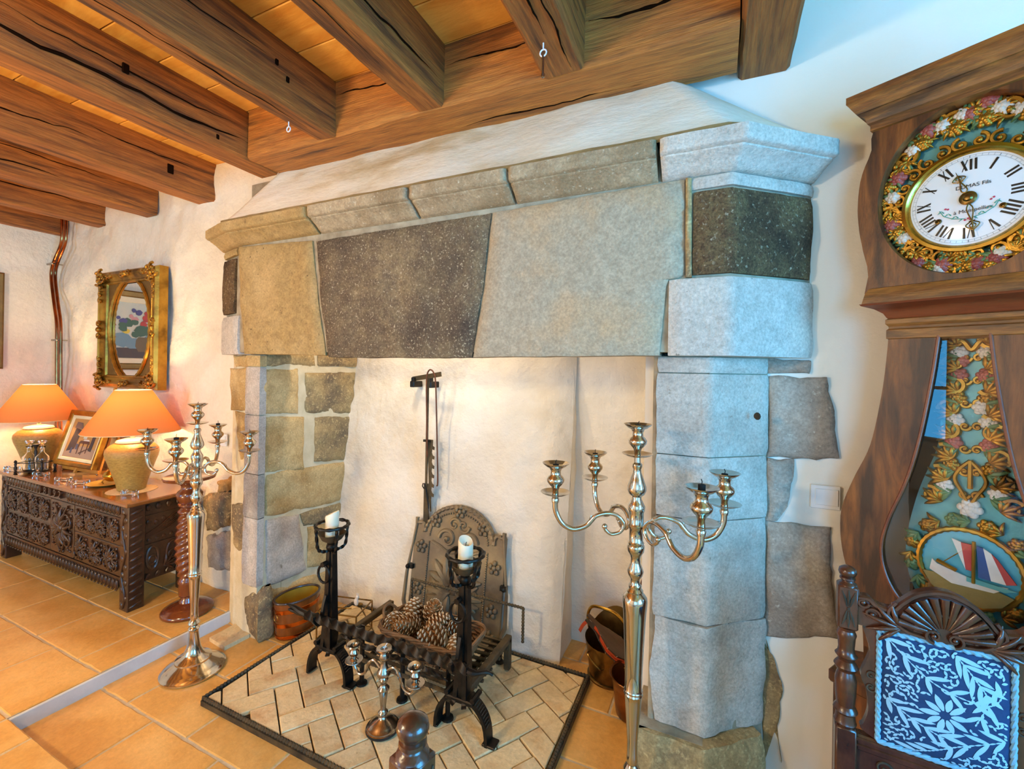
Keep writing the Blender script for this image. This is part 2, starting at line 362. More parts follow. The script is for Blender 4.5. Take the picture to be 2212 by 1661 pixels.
# ================================================================== the setting
XL, XR, YB, YF, ZC = -5.05, 2.0, 1.80, -2.6, 2.80
UF = .065
def wchild(o, parent, loc):
    o.parent = parent; o.matrix_parent_inverse = Matrix.Translation(loc).inverted(); return o
def wallgrid(bb, o, u, v, nu, nv, nrm, amp=.01, f=1.6, flip=False):
    o, u, v, nrm = V(o), V(u), V(v), V(nrm); vs = []; fs = []
    for j in range(nv+1):
        for i in range(nu+1):
            p = o+u*(i/nu)+v*(j/nv); vs.append(p+nrm*(amp*(fbm(p, f, 4)+.5*fbm(p+V((9, 9, 9)), f*4, 3))))
    for j in range(nv):
        for i in range(nu): a = j*(nu+1)+i; fs.append((a, a+1, a+nu+2, a+nu+1))
    bb.add(vs, fs)
b = B(); wallgrid(b, (XL-.05, YB+.016, 0), (XL*-1-2.28+.05-.0, 0, 0), (0, 0, ZC), 70, 70, (0, -1, 0), .030, 1.7)
b.box((XL-.1, YB+.06, 0), (-2.3, YB+.2, ZC)); wall_b = tag(b.obj('wall_back', plaster, smooth=80), kind='structure')
b = B(); wallgrid(b, (-.25, YB, 0), (XR+.25, 0, 0), (0, 0, ZC), 60, 70, (0, -1, 0), .008, 1.4)
b.box((-.15, YB+.05, 0), (XR, YB+.2, ZC)); tag(b.obj('wall_right_of_hearth', plaster_r, smooth=80), kind='structure')
b = B(); b.box((-2.32, YB+.07, 2.4), (-.1, YB+.15, ZC)); b.box((-2.6, 2.75, 0), (.2, 2.85, ZC)); b.box((-2.6, 1.95, 0), (-2.45, 2.8, ZC)); b.box((.05, 1.95, 0), (.2, 2.8, ZC))
b.box((-2.6, 1.8, 2.7), (.2, 2.85, 2.8)); tag(b.obj('wall_chimney', plaster), kind='structure')
b = B(); wallgrid(b, (XL, YF, 0), (0, YB-YF+.05, 0), (0, 0, ZC), 60, 40, (1, 0, 0), .012, 1.5)
b.obj('wall_left', plaster, smooth=80)['kind'] = 'structure'
b = B(); b.box((XL-.15, YF, 0), (XL-.04, YB+.2, ZC)); b.obj('wall_left_core', plaster)['kind'] = 'structure'
# right wall with its window opening, wall behind the camera
wy0, wy1, wz0, wz1 = -.65, .75, .85, 2.2
b = B(); b.box((XR, YF, 0), (XR+.12, wy0, ZC)); b.box((XR, wy1, 0), (XR+.12, YB+.2, ZC)); b.box((XR, wy0, 0), (XR+.12, wy1, wz0)); b.box((XR, wy0, wz1), (XR+.12, wy1, ZC))
b.obj('wall_right', plaster_r)['kind'] = 'structure'
b = B(); xs = [(XL-.1, -4.42), (-3.38, .22), (1.58, XR+.12)]
for x0, x1 in xs: b.box((x0, YF-.12, 0), (x1, YF, ZC))
for x0, x1, z0, z1 in ((-4.42, -3.38, .72, 1.98), (.22, 1.58, .82, 2.18)): b.box((x0, YF-.12, 0), (x1, YF, z0)); b.box((x0, YF-.12, z1), (x1, YF, ZC))
b.obj('wall_front', plaster_r)['kind'] = 'structure'
wf = empty('window_1', (XR-.02, .05, wz0), kind='structure')
b = B()
for y in (-.7, 0, .7): b.box((-.0, y-.02, 0), (.04, y+.02, 1.35))
for z in (0, .67, 1.31): b.box((0, -.7, z), (.04, .7, z+.04))
b.obj('window_frame', whitep, wf)
for k, (x0, x1, z0, z1) in enumerate(((-4.42, -3.38, .72, 1.98), (.22, 1.58, .82, 2.18))):
    wn = empty('window_%d' % (k+2), ((x0+x1)/2, YF+.0, z0), kind='structure'); b = B(); w2, h2 = (x1-x0)/2, z1-z0
    for x in (-w2, 0, w2): b.box((x-.02, 0, 0), (x+.02, .04, h2))
    for z in (0, h2*.5, h2-.04): b.box((-w2, 0, z), (w2, .04, z+.04))
    b.obj('window_frame', whitep, wn)
# hearth back wall, its step to the right-hand recess and the recess
def ybw(z): return 2.125+.137*z
b = B(); vs = []; fs = []; nx, nz = 40, 46
for j in range(nz+1):
    for i in range(nx+1):
        x = lerp(-2.30, -.70, i/nx); z = 2.7*j/nz; rr = max(0, (x+.80)/.10)
        p = V((x, ybw(z), z)); d = .022*fbm(p, 3, 4)+.008*fbm(p, 11, 3)
        vs.append(V((x, ybw(z)-d+.05*rr**2, z)))
for j in range(nz):
    for i in range(nx): a = j*(nx+1)+i; fs.append((a, a+1, a+nx+2, a+nx+1))
b.add(vs, fs); tag(b.obj('wall_hearth', fireplaster, smooth=80), kind='structure'); b = B()
vs = []; fs = []
for j in range(nz+1):
    for i in range(7):
        z = 2.7*j/nz; y = lerp(ybw(z)+.045, 2.46, i/6); p = V((-.70, y, z)); vs.append(V((-.705+.012*fbm(p, 4, 3), y, z)))
for j in range(nz):
    for i in range(6): a = j*7+i; fs.append((a, a+1, a+8, a+7))
b.add(vs, fs); tag(b.obj('wall_hearth_return', fireplaster, smooth=80), kind='structure'); b = B()
wallgrid(b, (-.75, 2.40, 0), (.6, 0, 0), (0, 0, 2.7), 16, 46, (0, -1, 0), .014, 3)
tag(b.obj('wall_hearth_recess', fireplaster, smooth=80), kind='structure')
b = B(); wallgrid(b, (-.19, 2.45, 0), (0, -.80, 0), (0, 0, 1.6), 16, 30, (-1, 0, 0), .012, 5)
b.box((-.175, 1.75, 0), (.1, 2.45, 1.6)); tag(b.obj('wall_hearth_right', fireplaster, smooth=80), kind='structure')
b = B(); b.box((-2.6, 1.80, 0), (-2.30, 2.8, 2.6)); tag(b.obj('wall_hearth_left', mortar), kind='structure')
# ---- floors: two grout slabs, each tile a part of its slab
TX, TY, GP = .43, .29, .010
fl_hi = B(); fl_hi.box((XL-.1, YF, -.1), (-2.565, YB+.05, UF-.003)); fl_hi.box((-2.565, YF, -.1), (XR+.1, .785, UF-.003))
floor_hi = tag(fl_hi.obj('floor', grout), kind='structure')
fl_lo = B(); fl_lo.box((-2.565, .785, -.1), (XR+.1, 2.8, -.003)); floor_lo = tag(fl_lo.obj('floor_hearth', grout), kind='structure')
def tile_mesh(w_, h_, seed):
    b = B(); n = 8; per = []
    for sx, (x0, y0, x1, y1) in enumerate(((0, 0, w_, 0), (w_, 0, w_, h_), (w_, h_, 0, h_), (0, h_, 0, 0))):
        for i in range(n):
            t = i/n; x, y = lerp(x0, x1, t), lerp(y0, y1, t); j = .004*fbm((x*3+seed, y*3, sx), 5); per.append((x+(j if sx % 2 else 0), y+(0 if sx % 2 else j)))
    k = len(per); cx, cy = w_/2, h_/2
    rings = [(-.0, -.02), (0, -.003), (.005, .0)]
    vs = [(x+(cx-x)*d/max(.02, math.hypot(cx-x, cy-y)), y+(cy-y)*d/max(.02, math.hypot(cx-x, cy-y)), z) for d, z in rings for x, y in per]
    fs = [(r*k+i, r*k+(i+1) % k, (r+1)*k+(i+1) % k, (r+1)*k+i) for r in range(2) for i in range(k)]+[tuple(2*k+i for i in range(k))]
    b.add(vs, fs); o = b.obj('tile', tile, smooth=30); me = o.data; bpy.data.objects.remove(o); return me
TM = {}
def put_tile(x0, x1, y0, y1, z, parent):
    x0 += GP/2; x1 -= GP/2; y0 += GP/2; y1 -= GP/2
    if x1-x0 < .03 or y1-y0 < .03: return
    key = (round(x1-x0, 3), round(y1-y0, 3))
    if key not in TM: TM[key] = tile_mesh(x1-x0, y1-y0, len(TM)*3.3)
    o = bpy.data.objects.new('tile', TM[key]); COL.objects.link(o); o.location = (x0, y0, z); o.parent = parent
def tiles(xa, xb, ya, yb, z, off, yorg, parent):
    k0 = math.floor((ya-yorg)/TY)
    for k in range(k0, k0+40):
        y0 = yorg+k*TY; y1 = y0+TY
        if y0 >= yb: break
        sh = off+(TX/2 if k % 2 else 0); x = sh+TX*math.floor((xa-sh)/TX)
        while x < xb:
            put_tile(max(x, xa), min(x+TX, xb), max(y0, ya), min(y1, yb), z, parent); x += TX
tiles(XL, -2.56, -.08, YB+.02, UF, -2.99, .79, floor_hi)
tiles(-2.56, XR, -.37, .79, UF, -2.99, .79, floor_hi)
tiles(-2.555, XR, .80, 2.5, 0, -2.12, .79, floor_lo)
b = B(); b.box((-2.562, .78, -.02), (-2.548, 1.80, UF-.004), ch=.003); tag(b.obj('trim_1', riser), kind='structure')
b = B(); b.box((-2.55, .775, -.02), (XR, .7865, UF-.012), ch=.003); tag(b.obj('trim_2', riser), kind='structure')
# ---- ceiling boards and beams
cb = B(); cb.box((XL-.1, YF, ZC+.03), (XR+.1, YB+.2, ZC+.12)); ceil = tag(cb.obj('ceiling', plank), kind='structure')
pb = B(); pb.box((0, 0, 0), (XR-XL+.1, .196, .028), ch=.003); po = pb.obj('plank', plank); pm = po.data; bpy.data.objects.remove(po)
y = YB+.1; k = 0
while y > YF:
    o = bpy.data.objects.new('plank', pm); COL.objects.link(o); o.location = (XL-.05, y-.2, ZC); o.parent = ceil; y -= .2; k += 1
def timber(name, x0, x1, y0, y1, z0, z1, mat, label, cracks, seed, group=None, along='y', n=60):
    """hewn beam: wavy edges, worn arrises, shakes cut along its grain"""
    b = B(); vs = []; fs = []; ch = .012
    sect = [(0, 0, ch, 0), (1, 0, -ch, 0), (1, 0, 0, ch), (1, 1, 0, -.0), (0, 1, 0, 0), (0, 0, 0, ch)]
    if along == 'y': a0, a1, c0, c1 = y0, y1, x0, x1
    else: a0, a1, c0, c1 = x0, x1, y0, y1
    for i in range(n+1):
        a = lerp(a0, a1, i/n)
        for k, (u, v_, du, dv) in enumerate(sect):
            c = lerp(c0, c1, u)+du; z = lerp(z0, z1, v_)+dv
            wob = .009 if k < 3 or k == 5 else .002
            c += wob*fbm((a, seed*3+u*5, v_*7), 1.7, 3)+.4*wob*fbm((a, seed+u*9, 3), 8, 2); z += wob*fbm((a, seed*5+v_*3, u*4+9), 1.5, 3)+.3*wob*fbm((a, seed+u*9, 8), 9, 2)
            vs.append((c, a, z) if along == 'y' else (a, c, z))
    k = len(sect)
    for i in range(n):
        for q in range(k): p = (q+1) % k; fs.append((i*k+q, i*k+p, (i+1)*k+p, (i+1)*k+q))
    fs.append(tuple(range(k))); fs.append(tuple(n*k+q for q in range(k)))
    b.add(vs, fs); root = b.obj(name, mat, smooth=35); tag(root, label, 'beam', group)
    rnd = random.Random(seed)
    if cracks:
        cbb = B()
        for side, pos, s0, s1, wd in cracks:     # side: 'r' (+x face), 'b' (bottom), 'f' (-y face)
            P = []; rs = []; m_ = 22
            for i in range(m_+1):
                t = i/m_; a = lerp(s0, s1, t); d = .02*fbm((a, seed, pos), 3, 3)+.006*fbm((a, seed, pos+4), 14, 2)
                if side == 'r': P.append((x1+.001, a, pos+d))
                elif side == 'b': P.append((pos+d, a, z0-.001) if along == 'y' else (a, pos+d, z0-.001))
                else: P.append((a, y0-.001, pos+d))
                rs.append(.68*wd*max(.15, math.sin(PI*t))*(.7+.6*rnd.random()))
            cbb.tube(P, rs, sect=[(1, 0), (0, 1), (-1, 0), (0, -1)])
        cbb.obj('shake', crackm, root)
    return root
JG = 'ceiling joists running to the chimney wall'
js = [(-.585, -.43, 1.505, 'thick oak joist with a hanging iron eye hook, rightmost butting the wall beam', [('b', -.50, .9, 1.3, .006), ('b', -.46, 1.05, 1.48, .005), ('r', 2.68, .5, 1.4, .004)]),
      (-1.145, -1.01, 1.505, 'oak joist with pale worn lower corner, second from right on wall beam', [('r', 2.64, .9, 1.45, .006), ('r', 2.72, .2, .9, .004), ('b', -1.07, .3, 1.2, .004)]),
      (-1.725, -1.60, 1.505, 'oak joist with small white hook eye, third from right on wall beam', [('r', 2.70, .3, 1.2, .004), ('b', -1.66, .4, 1.4, .004)]),
      (-2.36, -2.21, 1.68, 'oak joist ending at the rounded left end of the wall beam', [('r', 2.63, .3, 1.65, .011), ('r', 2.70, .6, 1.5, .005)]),
      (-3.13, -2.98, 1.82, 'oak joist with dark knot hole, meeting plaster wall above candelabra', [('r', 2.66, .6, 1.2, .005), ('r', 2.72, 1.1, 1.75, .004)]),
      (-3.79, -3.64, 1.82, 'oak joist set in plaster above right end of gilt mirror', [('r', 2.62, .5, 1.6, .005), ('r', 2.70, .8, 1.7, .004)]),
      (-4.45, -4.30, 1.82, 'oak joist set in plaster above left end of gilt mirror', [('r', 2.68, .7, 1.75, .006)]),
      (-5.07, -4.95, 1.82, 'dark oak joist along left wall above the copper pipes', [('r', 2.70, .9, 1.75, .006)]),
      (.055, .215, 1.80, 'oak joist at right end of the wall beam, beside white plaster', [('b', .15, .6, 1.4, .005)])]
joists = []
for i, (x0, x1, y1, lb, cr) in enumerate(js):
    joists.append(timber('ceiling_joist', x0, x1, YF+.02, y1, 2.555 if i < 8 else 2.56, ZC, oak, lb, cr, i+1, JG))
wb = timber('wall_beam', -2.20, .05, 1.50, 1.74, 2.555, ZC, oakx, 'long oak beam lying across the wall above the chimney hood', [('f', 2.71, -1.0, -.55, .005), ('f', 2.70, -.42, .04, .009), ('f', 2.73, -1.6, -1.2, .005), ('f', 2.74, -.3, .05, .004), ('b', 1.66, -1.0, -.2, .006)], 31, along='x')
# knots and mortice holes in the joists
for ji, yy, zz, s in ((3, .98, 2.70, .02), (4, 1.55, 2.66, .028), (7, 1.3, 2.66, .025), (2, 1.2, 2.70, .012), (2, 1.25, 2.66, .012), (3, 1.35, 2.60, .012)):
    b = B(); x1 = js[ji][1]; b.box((x1-.01, yy-s*.6, zz-s), (x1+.006, yy+s*.6, zz+s), ch=.003); b.obj('mortice_hole', crackm, joists[ji])
# eye hooks
def hook(p, label, L_=.06, r=.011):
    e = empty('eye_hook', p, label=label, cat='hook')
    b = B(); b.tube([(0, 0, 0), (0, 0, -L_*.35)], .0025, 6); b.tube([(r*math.cos(a), 0, -L_*.35-r+r*math.sin(a)) for a in [PI/2+2*PI*i/12 for i in range(12)]], .0025, 6, closed=True)
    b.obj('eye', switchm, e)
    return e
hook((-1.69, 1.33, 2.55), 'small white eye hook under the third joist')
h = hook((-.52, 1.33, 2.55), 'iron eye with a hanging bolt under the rightmost joist')
b = B(); b.tube([(0, 0, -.04), (0, 0, -.10)], [.004, .004], 8); b.lathe([(0, -.115), (.006, -.11), (.006, -.10), (0, -.095)], seg=8); b.obj('bolt', silver2, h)
# ================================================================== fireplace
FPL = V((-1.1, 1.62, 0))
fp = empty('stone_fireplace', FPL, label='large old stone fireplace with a moulded lintel, canted ends and plaster hood', cat='fireplace')
def fpart(bb, name, mat, sm=50): return wchild(bb.obj(name, mat, None, sm), fp, FPL)
LY = 1.56; CN = (.042, LY); LN = (-2.356, LY); RE = (.300, 1.777); LE = (-2.605, 1.625)
ZB, ZJ, ZT = 1.556, 2.140, 2.248
def xz(px, py, y=LY): p = onY(px, py, y); return V((p.x, y, p.z))
# core of mortar behind all the facing stones
b = B(); plan = [(-2.60, 1.82), (-2.585, 1.65), (-2.345, 1.578), (.036, 1.578), (.285, 1.79), (.29, 1.82)]
b.add([(x, y, z) for z in (ZB+.012, ZT-.01) for x, y in plan], [tuple(range(5, -1, -1)), tuple(range(6, 12))]+[(i, (i+1) % 6, 6+(i+1) % 6, 6+i) for i in range(6)]); fpart(b, 'mortar_core', mortar)
# face of the lintel
def zq(px, py): return onY(px, py, LY).z
def lst(left, right, mat, seed, **k):
    b = B(); patch(b, [xz(*p) for p in left], [xz(*p) for p in right], (0, -1, 0), .1, seed=seed, **k); return fpart(b, 'lintel_stone', mat)
lst([(511, 532), (515, 650), (523, 764)], [(671, 518), (683, 650), (700, 767)], st_tan, 1, n=14, m=14, edge=.003, rough=.006)
lst([(679, 520), (690, 650), (706, 772)], [(1058, 458), (1040, 620), (1015, 772)], st_dark, 2, n=22, m=16, edge=.003, rough=.007)
lst([(1062, 457), (1044, 620), (1019, 771)], [(1478, 384), (1477, 598), (1440, 603), (1423, 767)], st_grey, 3, n=26, m=18, edge=.002, rough=.004)
def wrap(name, plan, z0, z1, mat, seed, rough=.005, **k):
    b = B(); sweep(b, plan, [(0, z0), (.0, (z0+z1)/2), (0, z1)], step=.025, rough=rough, seed=seed, **k); return fpart(b, name, mat)
wrap('lintel_stone', [(xz(1497, 500).x, LY), CN, (.292, 1.770)], zq(1540, 590), zq(1540, 408), st_brown, 4, .006)
wrap('lintel_stone', [(xz(1443, 700).x, LY-.002), (CN[0], LY-.002), (.30, 1.776)], ZB, zq(1540, 598), st_pale, 5, .004)
wrap('lintel_stone', [(xz(1492, 400).x, LY), CN, (.298, 1.774)], zq(1540, 402), ZJ-.002, st_pale, 6, .005)
b = B(); patch(b, [xz(1481, 384), xz(1481, 598)], [xz(1494, 384), xz(1494, 598)], (0, -1, 0), .05, n=3, m=16, rnd=.004, rough=.012, nf=30, seed=8); b_ = fpart(b, 'mortar_joint', st_rough)
wrap('lintel_stone', [(-2.60, 1.624), (-2.43, 1.580)], zq(490, 675)+.0, zq(490, 556), st_brown, 9)
wrap('lintel_stone', [(-2.605, 1.625), (-2.37, 1.563)], ZB, zq(490, 682), st_pale, 10)
wrap('lintel_stone', [(-2.60, 1.626), (-2.40, 1.572)], zq(490, 550), ZJ, st_tan, 11)
# moulded cornice
CP_ = [(.006, ZJ+.004), (.014, ZJ+.014), (.034, ZJ+.032), (.056, ZJ+.046), (.064, ZJ+.050), (.064, ZJ+.055), (.080, ZJ+.058), (.086, ZJ+.064), (.088, ZT-.004), (.084, ZT)]
def cx(px): return onY(px, 450, LY-.03).x
for plan, mat, sd in (([(-2.60, 1.626), (-2.356, LY), (cx(677), LY)], st_tan, 1), ([(cx(682), LY), (cx(893), LY)], st_cor, 2), ([(cx(899), LY), (cx(1103), LY)], st_cor, 3),
                      ([(cx(1109), LY), (cx(1418), LY)], st_cor, 4), ([(cx(1427), LY), CN, (.295, 1.77)], st_pale, 5)):
    b = B(); sweep(b, plan, CP_, step=.012, rough=.0032, nf=16, seed=sd*7., back=.12); fpart(b, 'cornice_stone', mat, 60)
# plaster hood
Bp = [(-2.62, 1.79, 2.24), (-2.40, 1.50, 2.245), (.045, 1.50, 2.245), (.345, 1.775, 2.245)]
Tp = [(-2.32, 1.79, 2.60), (-2.16, 1.72, 2.60), (-.20, 1.755, 2.62), (.345, 1.79, 2.26)]
b = B(); vs = []; fs = []; n, m_ = 90, 16
for j in range(m_+1):
    for i in range(n+1):
        t = i/n
        s = (0, .1, .88, 1.); q = 0 if t < s[1] else (1 if t < s[2] else 2); lt = (t-s[q])/(s[q+1]-s[q])
        p = V(Bp[q]).lerp(V(Bp[q+1]), lt).lerp(V(Tp[q]).lerp(V(Tp[q+1]), lt), j/m_)
        p += V((0, -1, .3))*(.012*fbm(p, 3, 4)+.010*math.sin(PI*j/m_)); vs.append(p)
for j in range(m_):
    for i in range(n): a = j*(n+1)+i; fs.append((a, a+1, a+n+2, a+n+1))
b.add(vs, fs); fpart(b, 'plaster_hood', hoodp, 70)
b = B(); b.tube([pl(Bp, i/60)+V((0, -.006, .008+.004*fbm((i*.2, 1, 1), 2))) for i in range(61)], .011, 6); fpart(b, 'brown_fillet', PM('fillet_brown', '#9a7c4c', '#83673c', 12, rough=.95, bump=.4))  # thin brown strip along the foot of the hood, above the cornice
# inside of the lintel and hood (dark flue)
b = B(); b.box((-2.3, 1.70, ZB+.02), (-.1, 1.80, 2.5)); fpart(b, 'lintel_back', soot)
# ---- right pillar
PR = [(-.19, 1.66), (-.185, 1.622), (-.015, 1.62), (.172, 1.776), (.18, 1.80)]
def zpy(px, py, y=1.62): return onY(px, py, y).z
zs = [ZB-.002, zpy(1480, 806), zpy(1480, 985), zpy(1480, 1122), zpy(1480, 1345), .28, .0]
mats = [st_pil, st_pil, st_pil, st_pil, st_pil, st_rough]
for i in range(6):
    z1, z0 = zs[i]-.002, zs[i+1]+.002
    bulge = .0 if i < 5 else .05
    pl_ = [(x-(bulge if k < 2 else 0), y-bulge*1.2) for k, (x, y) in enumerate(PR[:4])]
    b = B(); sweep(b, pl_, [(0, z0), (.0, z1)] if i < 5 else [(0, z0), (.015, .12), (.0, .22), (-.012, z1)], step=.022, rough=.006 if i < 4 else .014, nf=8, seed=20+i*3., back=.1, endr=.006); fpart(b, 'pillar_stone', mats[i], 60)
b = B(); patch(b, [(-.20, 1.64, ZB), (-.20, 1.64, 0)], [(-.18, 1.64, ZB), (-.18, 1.64, 0)], (0, -1, 0), .2, n=2, m=24, rnd=.003, rough=.01); fpart(b, 'pillar_core', mortar)
b = B(); b.box((-.185, 1.64, 0), (-.01, 1.85, ZB)); b.box((-.236, 1.59, 0), (-.02, 1.80, .279)); b.prism([(-.02, 1.635), (.165, 1.785), (.165, 1.85), (-.02, 1.85)], 0, ZB); fpart(b, 'pillar_core', mortar)
# bonding stones that run on into the wall to the right of the pillar
def wst(pxs, mat, seed, y=1.776, rough=.010):
    P = [onY(x, yy, y) for x, yy in pxs]; h_ = len(P)//2
    b = B(); patch(b, P[:h_], P[h_:], (0, -1, 0), .06, n=8, m=10, rnd=.014, rough=rough, nf=10, edge=.010, seed=seed); fpart(b, 'bonding_stone', mat, 60)
wst([(1655, 777), (1655, 808), (1752, 777), (1752, 806)], st_rose, 41)
wst([(1655, 812), (1657, 990), (1785, 815), (1806, 900), (1812, 992)], st_rose, 42)
wst([(1655, 994), (1655, 1125), (1716, 996), (1708, 1080), (1680, 1125)], st_rose, 43)
wst([(1655, 1130), (1655, 1260), (1652, 1380), (1800, 1142), (1795, 1220), (1815, 1385)], st_rose, 44)
wst([(1652, 1388), (1648, 1660), (1660, 1388), (1692, 1480), (1680, 1580), (1690, 1660)], st_rough, 45)
b = B(); b.lathe([(0, .004), (.011, .004), (.013, .0), (.010, -.004)], seg=10, M=trm(*onY(1636, 899, 1.7))@rotm('X', 90)@rotm('Y', -40)); 
fpart(b, 'iron_plug', soot)
# ---- left pillar
def qx(x, y): return onX(460+x/2.517, 740+y/2.517, -2.249)
def rst(l, r, mat, seed, rough=.010, edge=.006):
    b = B(); patch(b, [qx(*p) for p in l], [qx(*p) for p in r], (1, 0, 0), .12, n=10, m=10, rnd=.012, rough=rough, nf=11, edge=edge, seed=seed); fpart(b, 'reveal_stone', mat, 60)
rst([(272, 66), (272, 128)], [(560, 66), (565, 128)], st_rough, 51); rst([(575, 66), (575, 128)], [(790, 66), (785, 132)], st_rough, 52)
rst([(272, 138), (272, 388)], [(472, 142), (468, 386)], st_warm, 53); rst([(508, 164), (506, 384)], [(785, 160), (770, 388)], st_rough, 54, .016)
rst([(276, 402), (276, 706)], [(500, 402), (500, 690)], st_warm, 55); rst([(560, 408), (557, 648)], [(770, 400), (742, 640)], st_rough, 56, .014)
rst([(282, 716), (286, 952)], [(735, 645), (712, 860)], st_warm, 57); rst([(480, 930), (500, 1000)], [(712, 868), (705, 960)], st_rough, 58)
rst([(288, 962), (294, 1335)], [(470, 935), (515, 1240)], st_pil, 59); rst([(520, 1005), (520, 1225)], [(705, 965), (690, 1200)], st_warm, 60)
rst([(300, 1345), (300, 1600)], [(690, 1215), (660, 1440)], st_warm, 61, .02, .012)
b = B(); b.box((-2.5, 1.66, 0), (-2.262, 2.4, ZB+.2)); b.prism([(-2.56, 1.68), (-2.37, 1.632), (-2.26, 1.632), (-2.26, 1.9), (-2.56, 1.9)], 0, ZB); fpart(b, 'pillar_core', mortar_l)
zl = [ZB-.002]+[onY(550, 740+y/2.517, 1.62).z for y in (132, 395, 718, 960, 1335)]
LP = [(-2.375, 1.625), (-2.368, 1.62), (-2.249, 1.62), (-2.245, 1.66)]
for i in range(5):
    b = B(); sweep(b, LP, [(0, zl[i+1]+.002), (0, zl[i]-.002)], step=.022, rough=.004, seed=70+i*2., back=.1, endr=.004); fpart(b, 'pillar_stone', (st_warm, st_pil, st_pil, st_rose, st_pil)[i], 60)
b = B(); sweep(b, [(-2.385, 1.70), (-2.345, 1.645), (-2.215, 1.618), (-2.195, 1.69)], [(.012, 0), (.022, .1), (.015, zl[5]-.08), (-.02, zl[5]-.01)], step=.022, rough=.016, nf=8, seed=90., back=.15, endr=.02); fpart(b, 'pillar_stone', st_rough, 60)
def lq(x, y, yy=1.66): return onY(460+x/2.517, 740+y/2.517, yy)
def lstn(l, r, mat, seed, rough=.008):
    b = B(); patch(b, [lq(*p, 1.652) for p in l], [lq(*p, 1.622) for p in r], (-.22, -.97, 0), .1, n=6, m=10, rnd=.008, rough=rough, nf=11, edge=.008, seed=seed); fpart(b, 'bonding_stone', mat, 60)
lstn([(105, 72), (112, 130)], [(185, 70), (185, 130)], st_warm, 101); lstn([(88, 140), (90, 365)], [(185, 134), (185, 376)], st_warm, 102)
lstn([(112, 375), (130, 560), (150, 640)], [(190, 380), (192, 560), (194, 645)], st_warm, 103); lstn([(88, 880), (100, 1020), (110, 1110), (190, 1190)], [(196, 870), (198, 1000), (200, 1100), (205, 1195)], st_rough, 104, .014)
lstn([(205, 1200), (165, 1260), (150, 1330)], [(210, 1198), (212, 1260), (214, 1330)], st_rough, 105, .014)

# rubble showing through the worn plaster low down beside the left pillar
for k, (l, r, mt) in enumerate((([(436, 1072), (440, 1150)], [(492, 1062), (488, 1140)], st_rough), ([(438, 1160), (444, 1230)], [(486, 1150), (490, 1235)], st_rose), ([(462, 1040), (464, 1066)], [(510, 1030), (508, 1058)], st_warm))):
    b = B(); patch(b, [onY(*p, 1.785) for p in l], [onY(*p, 1.775) for p in r], (0, -1, 0), .05, n=10, m=10, rnd=.02, rough=.02, nf=9, edge=.02, seed=300+k*4); b.obj('exposed_stone', mt, wall_b, smooth=70)
# ================================================================== hearth tray with herringbone bricks
TL = (-2.03, 1.222); TR_ = (-.535, 2.112)
tray = empty('hearth_tray', (-1.28, 1.66, 0), label='low iron-rimmed tray of pale herringbone firebricks under the grate', cat='hearth')
b = B(); b.box((-.735, -.43, 0), (.735, .435, .012)); b.obj('tray_bed', soot, tray)
x0, y0, x1, y1 = -.75, -.438, .745, .448
rope = B(); base = B()
def ropebar(bb, a, c, r=.006, pitch=.016):
    a, c = V(a), V(c); n = int((c-a).length/(pitch/4)); P = [a.lerp(c, i/n) for i in range(n+1)]
    bb.tube(P, [r*(1+.22*math.sin(i*PI/2)) for i in range(n+1)], 7)
for a, c in (((x0, y0), (x1, y0)), ((x1, y0), (x1, y1)), ((x1, y1), (x0, y1)), ((x0, y1), (x0, y0))):
    base.tube([(a[0], a[1], .012), (c[0], c[1], .012)], .011, sect=[(-1, -1), (1, -1), (1, 1), (-1, 1)]); ropebar(rope, (a[0], a[1], .029), (c[0], c[1], .029), .0075)
base.obj('rim', iron2, tray); rope.obj('rope_edge', iron2, tray)
def clip(poly, xa, xb, ya, yb):
    for ax, lim, sgn in ((0, xa, 1), (0, xb, -1), (1, ya, 1), (1, yb, -1)):
        out = []
        for i in range(len(poly)):
            p, q = poly[i], poly[(i+1) % len(poly)]; dp, dq = sgn*(p[ax]-lim), sgn*(q[ax]-lim)
            if dp >= 0: out.append(p)
            if dp*dq < 0: t = dp/(dp-dq); out.append((lerp(p[0], q[0], t), lerp(p[1], q[1], t)))
        poly = out
        if len(poly) < 3: return []
    return poly
ba = R_(-33); ca, sa = math.cos(ba), math.sin(ba); bw = .101; rnd = random.Random(4)
